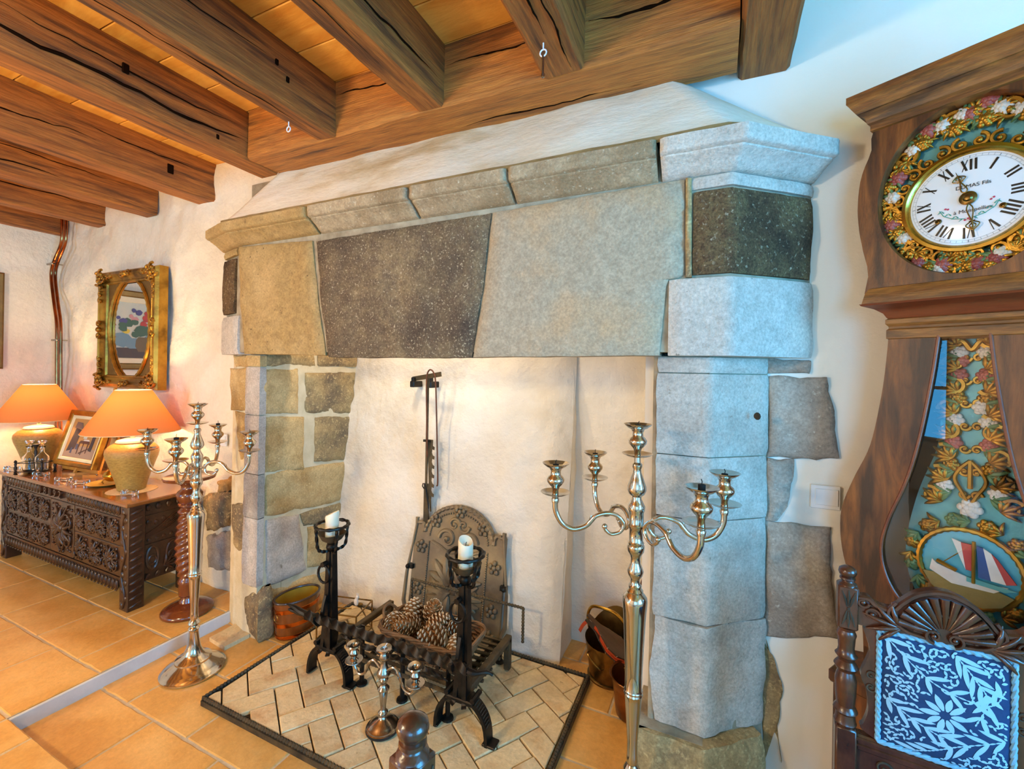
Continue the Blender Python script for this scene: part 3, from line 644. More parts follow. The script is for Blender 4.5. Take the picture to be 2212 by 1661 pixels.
for i in range(-16, 17):
    for j in range(-16, 17):
        c = (i+j) % 4
        if c not in (0, 2): continue
        w_, h_ = (2, 1) if c == 0 else (1, 2); g = .0028
        q = [(i*bw+g, j*bw+g), ((i+w_)*bw-g, j*bw+g), ((i+w_)*bw-g, (j+h_)*bw-g), (i*bw+g, (j+h_)*bw-g)]
        q = [(x*ca-y*sa, x*sa+y*ca) for x, y in q]; q = clip(q, x0+.014, x1-.014, y0+.014, y1-.014)
        if len(q) < 3: continue
        ar = abs(sum(q[k][0]*q[(k+1) % len(q)][1]-q[(k+1) % len(q)][0]*q[k][1] for k in range(len(q))))/2
        if ar < .0006: continue
        zt = .029+rnd.uniform(-.003, .003); cxm = sum(p[0] for p in q)/len(q); cym = sum(p[1] for p in q)/len(q)
        b = B(); n = len(q)
        ins = [(lerp(x, cxm, .004/max(.02, math.hypot(x-cxm, y-cym))), lerp(y, cym, .004/max(.02, math.hypot(x-cxm, y-cym)))) for x, y in q]
        sl = [zt+rnd.uniform(-.0015, .0015) for _ in q]
        vs = [(x-cxm, y-cym, -.01) for x, y in q]+[(x-cxm, y-cym, s-.004-.016) for (x, y), s in zip(q, sl)]+[(x-cxm, y-cym, s-.016) for (x, y), s in zip(ins, sl)]
        fs = [(r*n+k, r*n+(k+1) % n, (r+1)*n+(k+1) % n, (r+1)*n+k) for r in range(2) for k in range(n)]+[tuple(2*n+k for k in range(n))]
        b.add(vs, fs); o = b.obj('brick', fbrick, tray, smooth=0); o.location = (cxm, cym, .016)
TZ = .0325
# ================================================================== fireback
fb = empty('fireback', (-1.305, 2.085, TZ), rot=(R_(-8.2), 0, 0), label='arched cast-iron fireback with leaf and rosette relief, leaning on hearth wall', cat='fireback')
out = [(-.295, 0), (.295, 0), (.295, .555), (.285, .57), (.245, .57), (.235, .53)]+[(.235*math.cos(a), .49+.205*math.sin(a)) for a in [R_(10+160*i/20) for i in range(21)]]+[(-.235, .53), (-.245, .57), (-.285, .57), (-.295, .555)]
Mx = Matrix(((1, 0, 0, 0), (0, 0, -1, 0), (0, 1, 0, 0), (0, 0, 0, 1)))       # (x, z, depth) -> fireback local, depth towards the room
b = B(); b.prism(out, -.02, 0, Mx); b.obj('plate', cast, fb, smooth=30)
inner = [(lerp(x, 0, .03), lerp(z, .3, .03)) for x, z in out]
b = B(); P = spline([(x, z, .004) for x, z in inner], 4, True); n = len(P)
b.tube([Mx@p for p in P], [.010*(1+.3*math.sin(i*1.6)) for i in range(n)], 6, closed=True); b.obj('rope_border', cast, fb)
b = B()
for x, z in [(s*.19, z) for s in (-1, 1) for z in [i*.012+.02 for i in range(38)]]+[(.19*math.cos(R_(a)), .50+.15*math.sin(R_(a))) for a in range(4, 180, 5)]: b.ell(Mx@V((x, z, .004)), (.006, .006, .006), 6, 4)
tag(b.obj('beading', cast, fb), kind='stuff')
def rosette(x, z, r):
    b = B(); b.ell(Mx@V((x, z, .009)), (r*.34, r*.34, r*.34), 8, 5)
    for k in range(5):
        a = 2*PI*k/5+.3; b.ell(Mx@V((x+.62*r*math.cos(a), z+.62*r*math.sin(a), .003)), (r*.38, r*.42, r*.38), 8, 5)
    b.obj('rosette', cast, fb)
for x, z in ((-.24, .43), (-.24, .20), (.24, .40), (.24, .18), (0, .66), (.155, .585), (-.155, .585), (.235, .05)): rosette(x, z, .040)
def leafspray(bb, M, c, ang, L_, n=5, w_=.5, dz=.004):
    for k in range(n):
        t = (k/(n-1)-.5)*1.5; a = ang+t; l = L_*(1-.25*abs(t))
        pts = [V((c[0]+l*s*math.cos(a+.35*t*s), c[1]+l*s*math.sin(a+.35*t*s), dz+.006*math.sin(PI*s))) for s in [i/6 for i in range(7)]]
        bb.tube([M@p for p in pts], [L_*.07*w_*2*math.sin(PI*(.12+.8*i/6)) for i in range(7)], 6)
def scroll(bb, M, c, r, a0, turns=1.4, hand=1, th=.008, dz=.004, n=26):
    P = []; rs = []
    for i in range(n+1):
        t = i/n; a = a0+hand*2*PI*turns*t; rr = r*(1-t)**.8+.0*r
        P.append(M@V((c[0]+rr*math.cos(a), c[1]+rr*math.sin(a), dz))); rs.append(th*(1-.5*t))
    bb.tube(P, rs, 6); bb.ell(M@V((c[0], c[1], dz)), (th*1.2,)*3, 6, 4)
b = B()
for s in (-1, 1):
    leafspray(b, Mx, (s*.03, .26), PI/2+s*-.75, .16, 5, .95, .006); leafspray(b, Mx, (s*.03, .22), PI/2+s*-1.6, .15, 5, .95, .006); leafspray(b, Mx, (s*.03, .20), -PI/2+s*.9, .15, 5, .95, .006)
    scroll(b, Mx, (s*.055, .24), .05, PI/2, 1.2, s, .010); scroll(b, Mx, (s*.07, .50), .055, 0 if s > 0 else PI, 1.3, s, .012); scroll(b, Mx, (s*.03, .585), .04, 0, 1.2, -s, .010)
    b.tube([Mx@V(p) for p in spline([(s*.17, .47, .004), (s*.12, .455, .005), (s*.06, .43, .005), (0, .44, .005)], 5)], .009, 6)
b.ell(Mx@V((0, .25, .008)), (.03, .012, .04), 8, 6); b.obj('leaf_relief', cast, fb)
for s in (-1, 1):
    b = B(); b.box((s*.30-.012, -.02, .30), (s*.30+.022, .01, .325)); b.ell((s*.31, -.02, .31), (.014, .014, .014)); b.obj('fixing_lug', iron, fb)
# ================================================================== chimney crane and pot hook
cr = empty('chimney_crane', (-1.62, 2.245, 1.43), label='iron bracket on the hearth wall from which the pot hook hangs', cat='bracket')
b = B(); b.tube([(-.085, 0, 0), (.155, -.05, .035)], .014, sect=[(-.25, -1), (.25, -1), (.25, 1), (-.25, 1)], up=(0, 1, 0)); b.obj('arm', iron2, cr)
b = B()
for x in (-.07, .055): b = B(); b.box((x-.016, -.03, -.05), (x+.016, .06, -.012), ch=.004); b.box((x-.012, -.02, -.02), (x+.012, .0, .01)); b.obj('stub', iron, cr)
b = B()
for x in (-.05, .0, .04): b.ell((x, -.014-.0, .006+x*.14), (.003, .003, .003), 6, 4)
b.obj('rivet', soot, cr)
ph = empty('pot_hook', (-1.53, 2.17, .46), label='long iron pot hook with a saw-toothed adjusting plate over the fireback', cat='hook')
def flat(pts, w_, d): b = B(); b.prism(pts, -d, d, Mx); return b
b = B(); b.box((-.022, -.004, .02), (.012, .004, .36)); b.box((-.012, -.008, .34), (.002, -.002, .98)); b.tube([(-.02, 0, .02), (-.03, -.012, -.01), (-.01, -.03, -.02), (.01, -.02, .0), (.01, -.01, .015)], .006, 6); b.obj('hanger', iron2, ph)
saw = [(.0, .62), (.034, .62)]
for k in range(6): z = .565-k*.055; saw += [(.033, z+.02), (.046, z+.012), (.044, z-.004), (.030, z), (.027, z-.02)]
saw += [(.03, .20), (.02, .2), (-.005, .62)]
b = flat(saw, 0, .0025); b.obj('saw_plate', iron2, ph)
b = B(); b.box((-.03, -.008, .605), (.02, .004, .618)); b.obj('collar', iron, ph); b = B(); b.tube([(-.018, -.008, .33), (-.028, -.01, .345), (-.024, -.01, .36), (-.012, -.01, .36), (-.008, -.01, .35), (.02, -.012, .22)], .0035, 6); b.obj('link', iron, ph)
tg = empty('fire_tongs', (-1.50, 2.15, .80), label='pair of thin rusty rods hanging over the crane arm', cat='tongs')
rust = PM('rusty_rod', '#7d4a2c', '#5e3520', 20, rough=.6, metal=.4)
b = B(); b.tube(spline([(-.02, 0, .18), (-.03, 0, .45), (-.035, 0, .60), (-.03, 0, .665), (-.01, 0, .69), (.015, 0, .67), (.03, 0, .60), (.045, .0, .3), (.055, 0, .06), (.05, 0, .02)], 6), .0045, 7); b.obj('rod', rust, tg)
# ================================================================== andirons, spit and grate
SQ = [(-1, -1), (1, -1), (1, 1), (-1, 1)]
def andiron(x, label, lean=0.):
    e = empty('andiron', (x, 1.555, TZ), label=label, cat='andiron', group='pair of tall iron andirons')
    b = B(); P = []
    for i in range(21):
        a = PI*(1-i/20); P.append((.118*math.cos(a), 0, .155*math.sin(a)**.8 if math.sin(a) > 0 else 0))
    b.tube(P, .008, sect=[(-.8, -3.2), (.8, -3.2), (.8, 3.2), (-.8, 3.2)], up=(0, 0, 1)); b.box((.10, -.026, 0), (.155, .026, .010), ch=.003); b.box((-.155+.03, -.026, 0), (-.105, .026, .008), ch=.003)
    b.obj('arched_foot', iron, e)
    b = B()
    for i in range(9): z = .05+i*.012; 
    for k in range(12):
        a = R_(20+5*k); p = V((.120*math.cos(a), 0, .155*math.sin(a)**.8)); b.tube([p+V((.004, -.018, .004)), p+V((.006, 0, .010)), p+V((.004, .018, .004))], .0018, 4)
    b.obj('chased_marks', soot, e)
    b = B(); pr = [(.022, .14), (.030, .20), (.026, .34), (.020, .60)]
    b.tube([(0, .0, z) for r, z in pr], [r for r, z in pr], sect=[(-1, -.7), (-.35, -.7), (-.35, -1.), (.35, -1.), (.35, -.7), (1, -.7), (1, .7), (-1, .7)], up=(1, 0, 0)); b.obj('shaft', iron, e)
    b = B()
    for s in (-1, 1): b.tube(spline([(s*.012, -.02, .30), (s*.018, -.026, .22), (s*.022, -.03, .15), (s*.03, -.045, .135)], 4), .008, sect=[(-1.2, -.4), (1.2, -.4), (1.2, .4), (-1.2, .4)], up=(1, 0, 0))
    b.box((-.062, -.035, .138), (.062, .03, .158), ch=.004)
    for s in (-1, 1): b.tube([(s*.06, -.034, .165), (s*.06, .03, .165)], .011, 8)
    b.obj('collar', iron, e)
    b = B(); b.tube(spline([(.0, -.028, .40), (0, -.04, .365), (0, -.05, .325), (0, -.075, .29), (0, -.098, .315), (0, -.10, .335)], 4), .007, sect=SQ); b.obj('spit_rest', iron, e)
    b = B(); n = 16; b.tube([(-.012+.034*math.cos(2*PI*i/n), -.035-.0*i, .50+.040*math.sin(2*PI*i/n)) for i in range(n)], .006, 8, closed=True); b.tube([(-.012, -.02, .545), (-.012, -.045, .545)], .012, 8); b.obj('hanging_ring', iron, e)
    cp = B(); n = 48; cp.tube([(.074*math.cos(2*PI*i/n), .074*math.sin(2*PI*i/n), .72) for i in range(n)], [.0075*(1+.22*math.sin(i*1.571)) for i in range(n)], 7, closed=True); c_ = cp.obj('basket_ring', iron, e)
    for k in range(4):
        a = PI/4+k*PI/2+.3; s_, c2 = math.sin(a), math.cos(a); b = B(); P = spline([(0, 0, .605), (.03, 0, .60), (.060, 0, .615), (.068, 0, .66), (.072, 0, .715)], 6); P = [(p.x*c2, p.x*s_, p.z) for p in P]; m_ = len(P)
        b.tube(P, .0055, sect=SQ, twist=9); b.obj('basket_stem', iron, e)
    b = B(); b.lathe([(0, .638), (.02, .638), (.046, .655), (.062, .682), (.064, .684), (.060, .684), (.044, .66), (.02, .644), (0, .644)], seg=24, rfun=lambda a, z: 1+.06*math.sin(4*a)*(z > .67)); b.obj('drip_bowl', iron2, e)
    b = B(); b.ell((0, 0, .618), (.026, .026, .022), 12, 8); b.obj('knop', iron, e)
    b = B(); b.box((-.016, .0, .132), (.016, .44, .162), ch=.004); b.box((-.016, .41, 0), (.016, .44, .15), ch=.004); b.obj('rear_bar', iron2, e)
    return e
aL = andiron(-1.632, 'iron andiron with candle basket, left of the pine cones')
aR = andiron(-.905, 'iron andiron with candle basket, in front of the fireback')
def pillar_candle(x, label, tilt):
    e = empty('pillar_candle', (x, 1.555, TZ+.646), label=label, cat='candle', group='cream candles in the andiron baskets')
    b = B(); h_ = .125; b.lathe([(0, 0), (.029, 0), (.031, .01), (.030, h_*.8), (.031, h_*.95), (.028, h_+.004), (.023, h_), (.015, h_-.02), (0, h_-.024)], seg=28, rfun=lambda a, z: 1+(.05*math.sin(a*2+tilt) if z > h_*.85 else 0)); 
    for i, p in enumerate(b.v):
        if p.z > h_*.7: p.z += .012*math.cos(math.atan2(p.y, p.x)-tilt)*(p.z/h_)
    b.obj('wax_body', wax, e, smooth=50); b = B(); b.tube([(0, 0, h_-.024), (.001, 0, h_-.006), (.004, 0, h_-.002)], .0014, 5); b.obj('wick', wick, e)
pillar_candle(-1.632, 'cream pillar candle with melted lip, left andiron basket', .3); pillar_candle(-.905, 'cream pillar candle burnt hollow, right andiron basket by the fireback', 2.5)
sp = empty('roasting_spit', (-1.8, 1.478, TZ+.318), label='long twisted iron spit resting across both andirons', cat='spit')
b = B(); n = 120; b.tube([(.10+.86*i/n, 0, 0) for i in range(n+1)], .0155, sect=SQ, twist=2*PI*4); b.obj('twisted_bar', iron, sp, smooth=60)
b = B(); b.tube(spline([(.11, 0, 0), (.06, 0, .004), (.02, 0, .014), (-.035, 0, .018)], 4), [.015, .015, .014, .014, .014, .013, .012, .011, .010, .008, .006, .004, .002], 8); b.tube(spline([(.08, 0, 0), (.03, 0, -.004), (-.02, 0, -.002)], 4), [.012]*4+[.008]*4+[.003], 8); b.obj('forked_tip', iron, sp)
b = B(); b.tube(spline([(.94, 0, 0), (.985, 0, -.005), (1.03, .02, .0), (1.05, .03, -.01)], 4), [.013]*5+[.008]*4+[.006]*4, 8); b.obj('end_hook', iron, sp)
gr = empty('fire_grate', (-1.22, 1.78, TZ), label='iron fire grate of ribbed bars carrying the cone basket', cat='grate')
rb = B(); n = 70; rb.tube([(-.30+.60*i/n, 0, 0) for i in range(n+1)], [.0085*(1.14 if i % 2 else .95) for i in range(n+1)], 6); ro = rb.obj('bar', iron2); rm = ro.data; bpy.data.objects.remove(ro)
for k in range(11):
    o = bpy.data.objects.new('bar', rm); COL.objects.link(o); o.location = (.02+.008*(k % 2), -.20+.041*k, .118); o.parent = gr
b = B()
for x in (-.24, .24): b = B(); b.box((x-.012, -.22, .095), (x+.012, .24, .110)); b.obj('cross_bar', iron2, gr)
for x in (-.247, -.015, .222):
    b = B(); b.tube([(x, -.19, 0), (x, -.19, .265), (x, -.20, .27), (x, -.275, .262)], .0105, 8, up=(1, 0, 0)); b.lathe([(0, 0), (.026, 0), (.024, .008), (.012, .014)], (x, -.19, 0), 12); b.obj('front_post', iron, gr)
for z, yy in ((.255, -.272), (.20, -.215)):
    b = B(); n = 60; b.tube([(-.30+.54*i/n, yy, z-.02*i/n) for i in range(n+1)], [.010*(.6+.6*abs(math.sin(i*.42))) for i in range(n+1)], sect=[(-1, -.35), (1, -.35), (1, .35), (-1, .35)], twist=14); b.obj('twisted_rail', iron, gr)
for x, yy in ((-.25, .23), (.26, .23)):
    b = B(); b.tube([(x, yy, 0), (x, yy, .11)], .010, 8); b.lathe([(0, 0), (.024, 0), (.012, .012)], (x, yy, 0), 12); b.obj('rear_leg', iron, gr)
b = B(); ropebar(b, (-.30, .245, .29), (.375, .245, .29), .007); ropebar(b, (.375, .245, .29), (.375, .245, .12), .007); ropebar(b, (-.30, .245, .29), (-.30, .245, .12), .007); b.obj('back_guard', iron2, gr)
# ---- wicker basket
bk = empty('wicker_basket', (-1.19, 1.745, TZ+.128), label='oblong brown wicker basket full of pine cones on the grate', cat='basket')
def rrect(a, c_, r, n=8):
    P = []
    for k, (sx, sy) in enumerate(((1, 1), (-1, 1), (-1, -1), (1, -1))):
        for i in range(n+1):
            t = PI/2*k+PI/2*i/n; P.append((sx*(a-r)+r*math.cos(t), sy*(c_-r)+r*math.sin(t)))
    return P
def loop(a, c_, r, N):
    P = [V((x, y, 0)) for x, y in rrect(a, c_, r)]; P.append(P[0]); return [pl(P, i/N) for i in range(N)]
w_ = B(); NW = 88
for k in range(9):
    t = k/8; a, c_ = lerp(.185, .235, t), lerp(.075, .115, t); L_ = loop(a, c_, .06, NW)
    P = []
    for i, p in enumerate(L_):
        d = V((p.x/a, p.y/c_, 0)).normalized(); P.append(p+d*(.004*math.sin(PI*i/2+(k % 2)*PI))+V((0, 0, .008+t*.105)))
    w_.tube(P, .0062, 6, closed=True)
w_.obj('weave', wicker, bk)
w_ = B(); L0, L1 = loop(.185, .075, .06, 44), loop(.238, .118, .06, 44)
for p, q in zip(L0, L1): w_.tube([(p.x, p.y, 0), (q.x, q.y, .118)], .0035, 5)
w_.prism(rrect(.185, .075, .06, 4), 0, .006); w_.obj('stake', wicker, bk)
w_ = B(); L_ = loop(.242, .122, .07, 132)
for ph_ in (0, 2.1, 4.2): w_.tube([p+V((p.x, p.y, 0)).normalized()*(.006*math.cos(i*.35+ph_))+V((0, 0, .124+.006*math.sin(i*.35+ph_))) for i, p in enumerate(L_)], .0058, 6, closed=True)
w_.obj('braided_rim', wicker, bk)
w_ = B()
for s in (-1, 1): w_.tube(spline([(s*.238, -.05, .125), (s*.262, -.03, .155), (s*.268, 0, .165), (s*.262, .03, .155), (s*.238, .05, .125)], 5), .007, 6)
w_.obj('handle', wicker, bk)
# ---- pine cones
def conemesh(seed):
    b = B(); rnd = random.Random(seed); L_ = .10; tips = set(); ga = PI*(3-math.sqrt(5)); N_ = 74
    b.ell((0, 0, L_*.48), (.021, .021, L_*.46), 8, 6)
    for i in range(N_):
        t = (i+.5)/N_; z = L_*(.02+.94*t); r = .036*math.sin(PI*(.16+.80*t))**.75; a = i*ga; out_ = .55+.9*t
        d = V((math.cos(a), math.sin(a), 0)); up_ = V((0, 0, 1)); sd = V((-math.sin(a), math.cos(a), 0)); w2 = .0115*(1-.45*t)
        tip = d*(r*1.16)+up_*(z+.010*out_); base_ = d*(r*.5)+up_*(z-.002)
        mid = base_.lerp(tip, .78); nn = (up_*.8+d*.2)*.0022
        vs = [base_+sd*w2*.6, base_-sd*w2*.6, mid-sd*w2, mid+sd*w2, tip, mid+nn*1.4, mid-nn*1.6]
        for q in ((5, 2, 4), (3, 5, 4), (6, 4, 2), (3, 4, 6)): c3_ = (vs[q[0]]+vs[q[1]]+vs[q[2]])/3; tips.add((round(c3_.x, 4), round(c3_.y, 4), round(c3_.z, 4)))
        b.add(vs, [(0, 1, 2, 5), (0, 5, 3), (5, 2, 4), (3, 5, 4), (1, 0, 6), (1, 6, 2), (0, 3, 6), (6, 4, 2), (3, 4, 6)])
    o = b.obj('pine_cone', cone_m, smooth=0); me = o.data; me.materials.append(cone_tip)
    for p in me.polygons:
        if (round(p.center.x, 4), round(p.center.y, 4), round(p.center.z, 4)) in tips: p.material_index = 1
    bpy.data.objects.remove(o); return me
cms = [conemesh(1), conemesh(2)]
cl = [(-1.375, 1.705, .245, 78, 25, 1.25, 'open pine cone at left end of basket, on its side'), (-1.345, 1.805, .262, 60, 200, 1.2, 'spiky pine cone at back left corner of basket'),
      (-1.235, 1.815, .283, 25, 60, 1.2, 'rounded pine cone standing highest at back of basket'), (-1.285, 1.69, .272, 80, 330, 1.15, 'brown pine cone showing its base at front of basket'),
      (-1.165, 1.755, .272, 80, 150, 1.15, 'frosted pine cone in the middle of the basket'), (-1.125, 1.668, .265, 86, 285, 1.35, 'long pine cone lying along basket front rim'),
      (-1.065, 1.775, .262, 70, 60, 1.2, 'pale pine cone leaning against right andiron shaft'), (-1.03, 1.70, .235, 80, 200, 1.1, 'pine cone low at right end of basket'), (-1.29, 1.755, .215, 85, 90, 1.1, 'pine cone lower in the basket left half')]
for i, (x, y, z, ti, rz, s, lb) in enumerate(cl):
    o = bpy.data.objects.new('pine_cone', cms[i % 2]); COL.objects.link(o)
    Mr = Matrix.Rotation(R_(rz), 4, 'Z')@Matrix.Rotation(R_(ti), 4, 'X'); o.matrix_world = trm(x, y, z+TZ)@Mr@Matrix.Scale(s, 4)@trm(0, 0, -.05)
    tag(o, lb, 'pine cone', 'pine cones in the wicker basket')
# ================================================================== tall candelabra
cupP = [(0, .000), (.010, .0), (.0095, .012), (.013, .022), (.021, .030), (.027, .038), (.0285, .046), (.024, .054), (.017, .060), (.016, .072), (.019, .078), (.021, .082), (.030, .086), (.042, .096), (.043, .0985), (.040, .098), (.028, .090), (.012, .087), (0, .087)]
dishP = [(0, .0), (.012, -.002), (.032, .0), (.046, .007), (.0475, .009), (.045, .009), (.030, .003), (.012, .0015), (0, .002)]
stem = [(.128, 0), (.135, .004), (.136, .012), (.131, .015), (.127, .021), (.122, .023), (.117, .028), (.110, .031), (.085, .048), (.076, .056), (.076, .064), (.068, .070), (.050, .078), (.040, .090), (.030, .115), (.024, .15), (.020, .19), (.021, .20), (.025, .206), (.021, .213), (.016, .217), (.021, .224), (.026, .233), (.021, .243), (.015, .25), (.018, .26), (.016, .28), (.016, .32), (.021, .39), (.025, .45), (.027, .462), (.029, .468), (.027, .473), (.029, .479), (.026, .485), (.0265, .53), (.030, .62), (.035, .72), (.038, .752), (.037, .766), (.030, .776), (.024, .783), (.025, .788), (.019, .796), (.020, .803), (.014, .812), (.014, .824), (.022, .836), (.025, .848), (.021, .86), (.015, .873), (.0145, .888), (.018, .899), (.025, .91), (.0265, .922), (.026, .928), (.023, .932), (.025, .937), (.021, .942), (.021, .98), (.025, .985), (.026, .992), (.022, .997), (.0225, 1.03), (.025, 1.037), (.026, 1.05), (.021, 1.06), (.015, 1.072), (.0145, 1.08), (.024, 1.088), (.029, 1.100), (.028, 1.112), (.020, 1.135), (.013, 1.155), (.012, 1.165), (.0155, 1.172), (.0155, 1.18), (.010, 1.186), (.009, 1.21), (0, 1.212)]
armP = [(738, 1040), (738, 1000), (730, 1100), (670, 1220), (570, 1272), (460, 1235), (405, 1175), (360, 1120), (260, 1085), (180, 1100), (120, 1160), (112, 1215), (150, 1275), (220, 1297), (270, 1262), (282, 1222)]
def candelabra(loc, rz, label, angs, s=1., topcandle=False, lit=()):
    e = empty('floor_candelabra', loc, rz, label=label, cat='candelabra', group='tall silver floor candelabra'); e.scale = (s, s, s)
    b = B(); b.lathe(stem, seg=40); b.obj('stem', silver, e, smooth=40)
    b = B(); b.lathe(dishP, (0, 0, 1.205), 28); b.obj('drip_dish', silver, e); b = B(); b.lathe(cupP, (0, 0, 1.207), 28); c_ = b.obj('candle_cup', silver, e, smooth=45)
    b = B(); b.lathe([(0, .088), (.009, .088), (.009, .096), (0, .097)], (0, 0, 1.207), 10); b.tube([(0, 0, 1.30), (.001, 0, 1.309), (.004, 0, 1.314)], .0012, 5); b.obj('candle_stub', wick, c_)
    P = spline([(r/738*.252, 0, .99+(1190-y)/4.613*.001402) for r, y in armP], 5)
    for k, a in enumerate(angs):
        M = rotm('Z', a); m_ = len(P)
        b = B(); b.tube(P[5:], [lerp(.0092, .0052, i/(m_-6)) for i in range(m_-5)], 10, M=M); q = P[-1]; b.ell(q, (.009, .009, .009), 10, 6, M=M)
        for jx, jz in ((405, 1172),): 
            c2 = V((jx/738*.252, 0, .99+(1190-jz)/4.613*.001402)); b.tube([c2+V((0, 0, .016)), c2+V((.002, 0, .006)), c2], [.001, .004, .008], 6, M=M); b.tube([c2+V((.002, 0, -.015)), c2+V((0, 0, -.006)), c2], [.001, .004, .008], 6, M=M)
        b.lathe([(.011, 0), (.013, .012), (.010, .016), (.013, .02), (.010, .024)], (.252, 0, 1.046), 10, M=M)
        arm = b.obj('arm', silver, e, smooth=50)
        b = B(); b.lathe(dishP, (.252, 0, 1.072), 28, M=M); b.obj('drip_dish', silver, arm); b = B(); b.lathe(cupP, (.252, 0, 1.074), 28, M=M); b.obj('candle_cup', silver, arm, smooth=45)
        b = B(); hh = .104 if k in lit else .094; b.lathe([(0, .086), (.0095, .086), (.0095, hh), (0, hh+.001)], (.252, 0, 1.074), 10, M=M); b.tube([(.252, 0, 1.074+hh), (.253, 0, 1.082+hh), (.250, .0, 1.088+hh)], .0012, 5, M=M); b.obj('candle_stub', wick, arm)
    return e
ya = math.degrees(TH)
candelabra((-2.304, 1.337, 0), 0, 'tall silver candelabra standing by the white step, in front of the chest', [ya+178, ya+104, ya-72, ya+2], 1.0, lit=(1, 2))
candelabra((-.222, 1.452, 0), 0, 'tall silver candelabra in front of the right stone pillar', [ya+172, ya+110, ya-66, ya-13], 1.022, lit=(2,))
# ---- small three-light candelabrum on the bricks
sc = empty('table_candelabra', (-1.205, 1.43, TZ+.002), label='small three-light silver candelabra on the hearth bricks', cat='candelabra')
b = B(); b.lathe([(.062, 0), (.066, .003), (.066, .011), (.062, .013), (.061, .017), (.056, .019), (.050, .026), (.034, .036), (.020, .043), (.014, .05), (.013, .056), (.018, .062), (.020, .068), (.014, .075), (.0105, .08), (.014, .12), (.018, .152), (.023, .158), (.024, .164), (.017, .172), (.012, .18), (.012, .186), (.017, .192), (.019, .2), (.013, .206), (.011, .214), (.026, .218), (.028, .224), (.024, .236), (.016, .246), (.015, .256), (.012, .262), (.012, .275), (.018, .282), (.021, .292), (.016, .304), (.013, .312), (.014, .318), (.030, .322), (.033, .325), (.030, .328), (.014, .325), (.011, .318), (0, .318)], seg=32); b.obj('stem', silver2, sc, smooth=40)
b = B(); b.lathe([(.0665, .0005), (.068, .003), (.067, .010)], seg=32); b.obj('base_band', black, sc)
for s in (-1, 1):
    b = B(); P = spline([(s*.012, 0, .235), (s*.05, 0, .262), (s*.075, 0, .245), (s*.10, 0, .195), (s*.135, 0, .185), (s*.158, 0, .212), (s*.158, 0, .228)], 6)
    b.tube(P, [.006 if i not in (11, 12, 13, 14) else .0085 for i in range(len(P))], 8); arm = b.obj('arm', silver2, sc)
    c_ = (s*.158, 0, .224)
    b = B(); b.lathe([(0, 0), (.012, 0), (.032, .004), (.037, .008), (.036, .011), (.018, .010), (.010, .016), (.011, .024), (.018, .032), (.020, .042), (.014, .052), (.012, .060), (.014, .066), (.030, .070), (.034, .073), (.031, .077), (.015, .073), (.011, .066), (0, .06)], c_, 28); b.obj('socket', silver2, arm, smooth=40)
sc.rotation_euler = (0, 0, R_(0))
b = B(); b.tube([(0, 0, .318), (.004, .003, .335), (.010, .006, .345)], .0016, 5); b.obj('wick_end', switchm, sc)
# ================================================================== things standing on the hearth floor
ob = empty('oval_bucket', (-2.128, 1.785, .0), R_(80), label='oval wooden bucket with copper bands beside the left pillar', cat='bucket')
prf = [(.104, 0), (.116, .02), (.120, .10), (.126, .205), (.128, .21), (.121, .21), (.118, .2), (.112, .03), (0, .028)]
b = B(); b.lathe(prf[:4]+[(.118, .2051)], seg=40, sy=.68, cap=False); b.obj('staves', barrel, ob)
b = B(); b.lathe([(.119, .204), (.113, .03), (0, .028)], seg=40, sy=.68, cap=False); b.obj('brass_lining', PM('brass_lining', '#c09a34', '#a8801f', 6, rough=.42, metal=.35, bump=.05), ob)
for z0, z1, r0, r1 in ((.150, .172, .1245, .126), (.075, .097, .1198, .121), (.012, .030, .1155, .118)):
    b = B(); b.lathe([(r0, z0), (r0+.0015, z0+.001), (r1+.0015, z1-.001), (r1, z1)], seg=40, sy=.68, cap=False); b.obj('band', copperband, ob)
b = B(); b.tube([(.1245*math.cos(2*PI*i/40), .68*.1245*math.sin(2*PI*i/40), .208) for i in range(40)], .0065, 8, closed=True); b.obj('rim', walnut, ob)
b = B(); b.tube([(-.13, -.02+.018*math.cos(2*PI*i/12), .135+.018*math.sin(2*PI*i/12)) for i in range(12)], .003, 6, closed=True); b.obj('ring_handle', brassold, ob)
gb = empty('glass_box', (-1.83, 1.845, TZ+.001), R_(14), label='small brass-edged glass display box behind the left andiron', cat='box')
hx, hy, hz = .115, .085, .15
for a, c in (((-hx, -hy+.002, .003), (hx, -hy+.003, hz)), ((-hx, hy-.003, .003), (hx, hy-.002, hz)), ((-hx+.002, -hy, .003), (-hx+.003, hy, hz)), ((hx-.003, -hy, .003), (hx-.002, hy, hz)), ((-hx, -hy, hz-.001), (hx, hy, hz))):
    b = B(); b.box(a, c); b.obj('pane', glassthin, gb, smooth=0)
b = B()
for x in (-hx, hx):
    for y in (-hy, hy): b.tube([(x, y, 0), (x, y, hz)], .003, sect=SQ)
for z in (.003, hz):
    for s in (-1, 1): b.tube([(-hx, s*hy, z), (hx, s*hy, z)], .003, sect=SQ); b.tube([(s*hx, -hy, z), (s*hx, hy, z)], .003, sect=SQ)
b.obj('brass_edge', brassold, gb); b = B(); b.box((-hx+.004, -hy+.004, .001), (hx-.004, hy-.004, .004)); b.obj('mirror_base', brassold, gb)
b = B(); b.ell((.07, .03, hz+.005), (.02, .012, .006)); b.tube(spline([(-.03, -.03, hz+.004), (.02, -.035, hz+.008), (.05, -.02, hz+.004)], 4), .004, 6); b.obj('clasp', brassold, gb)
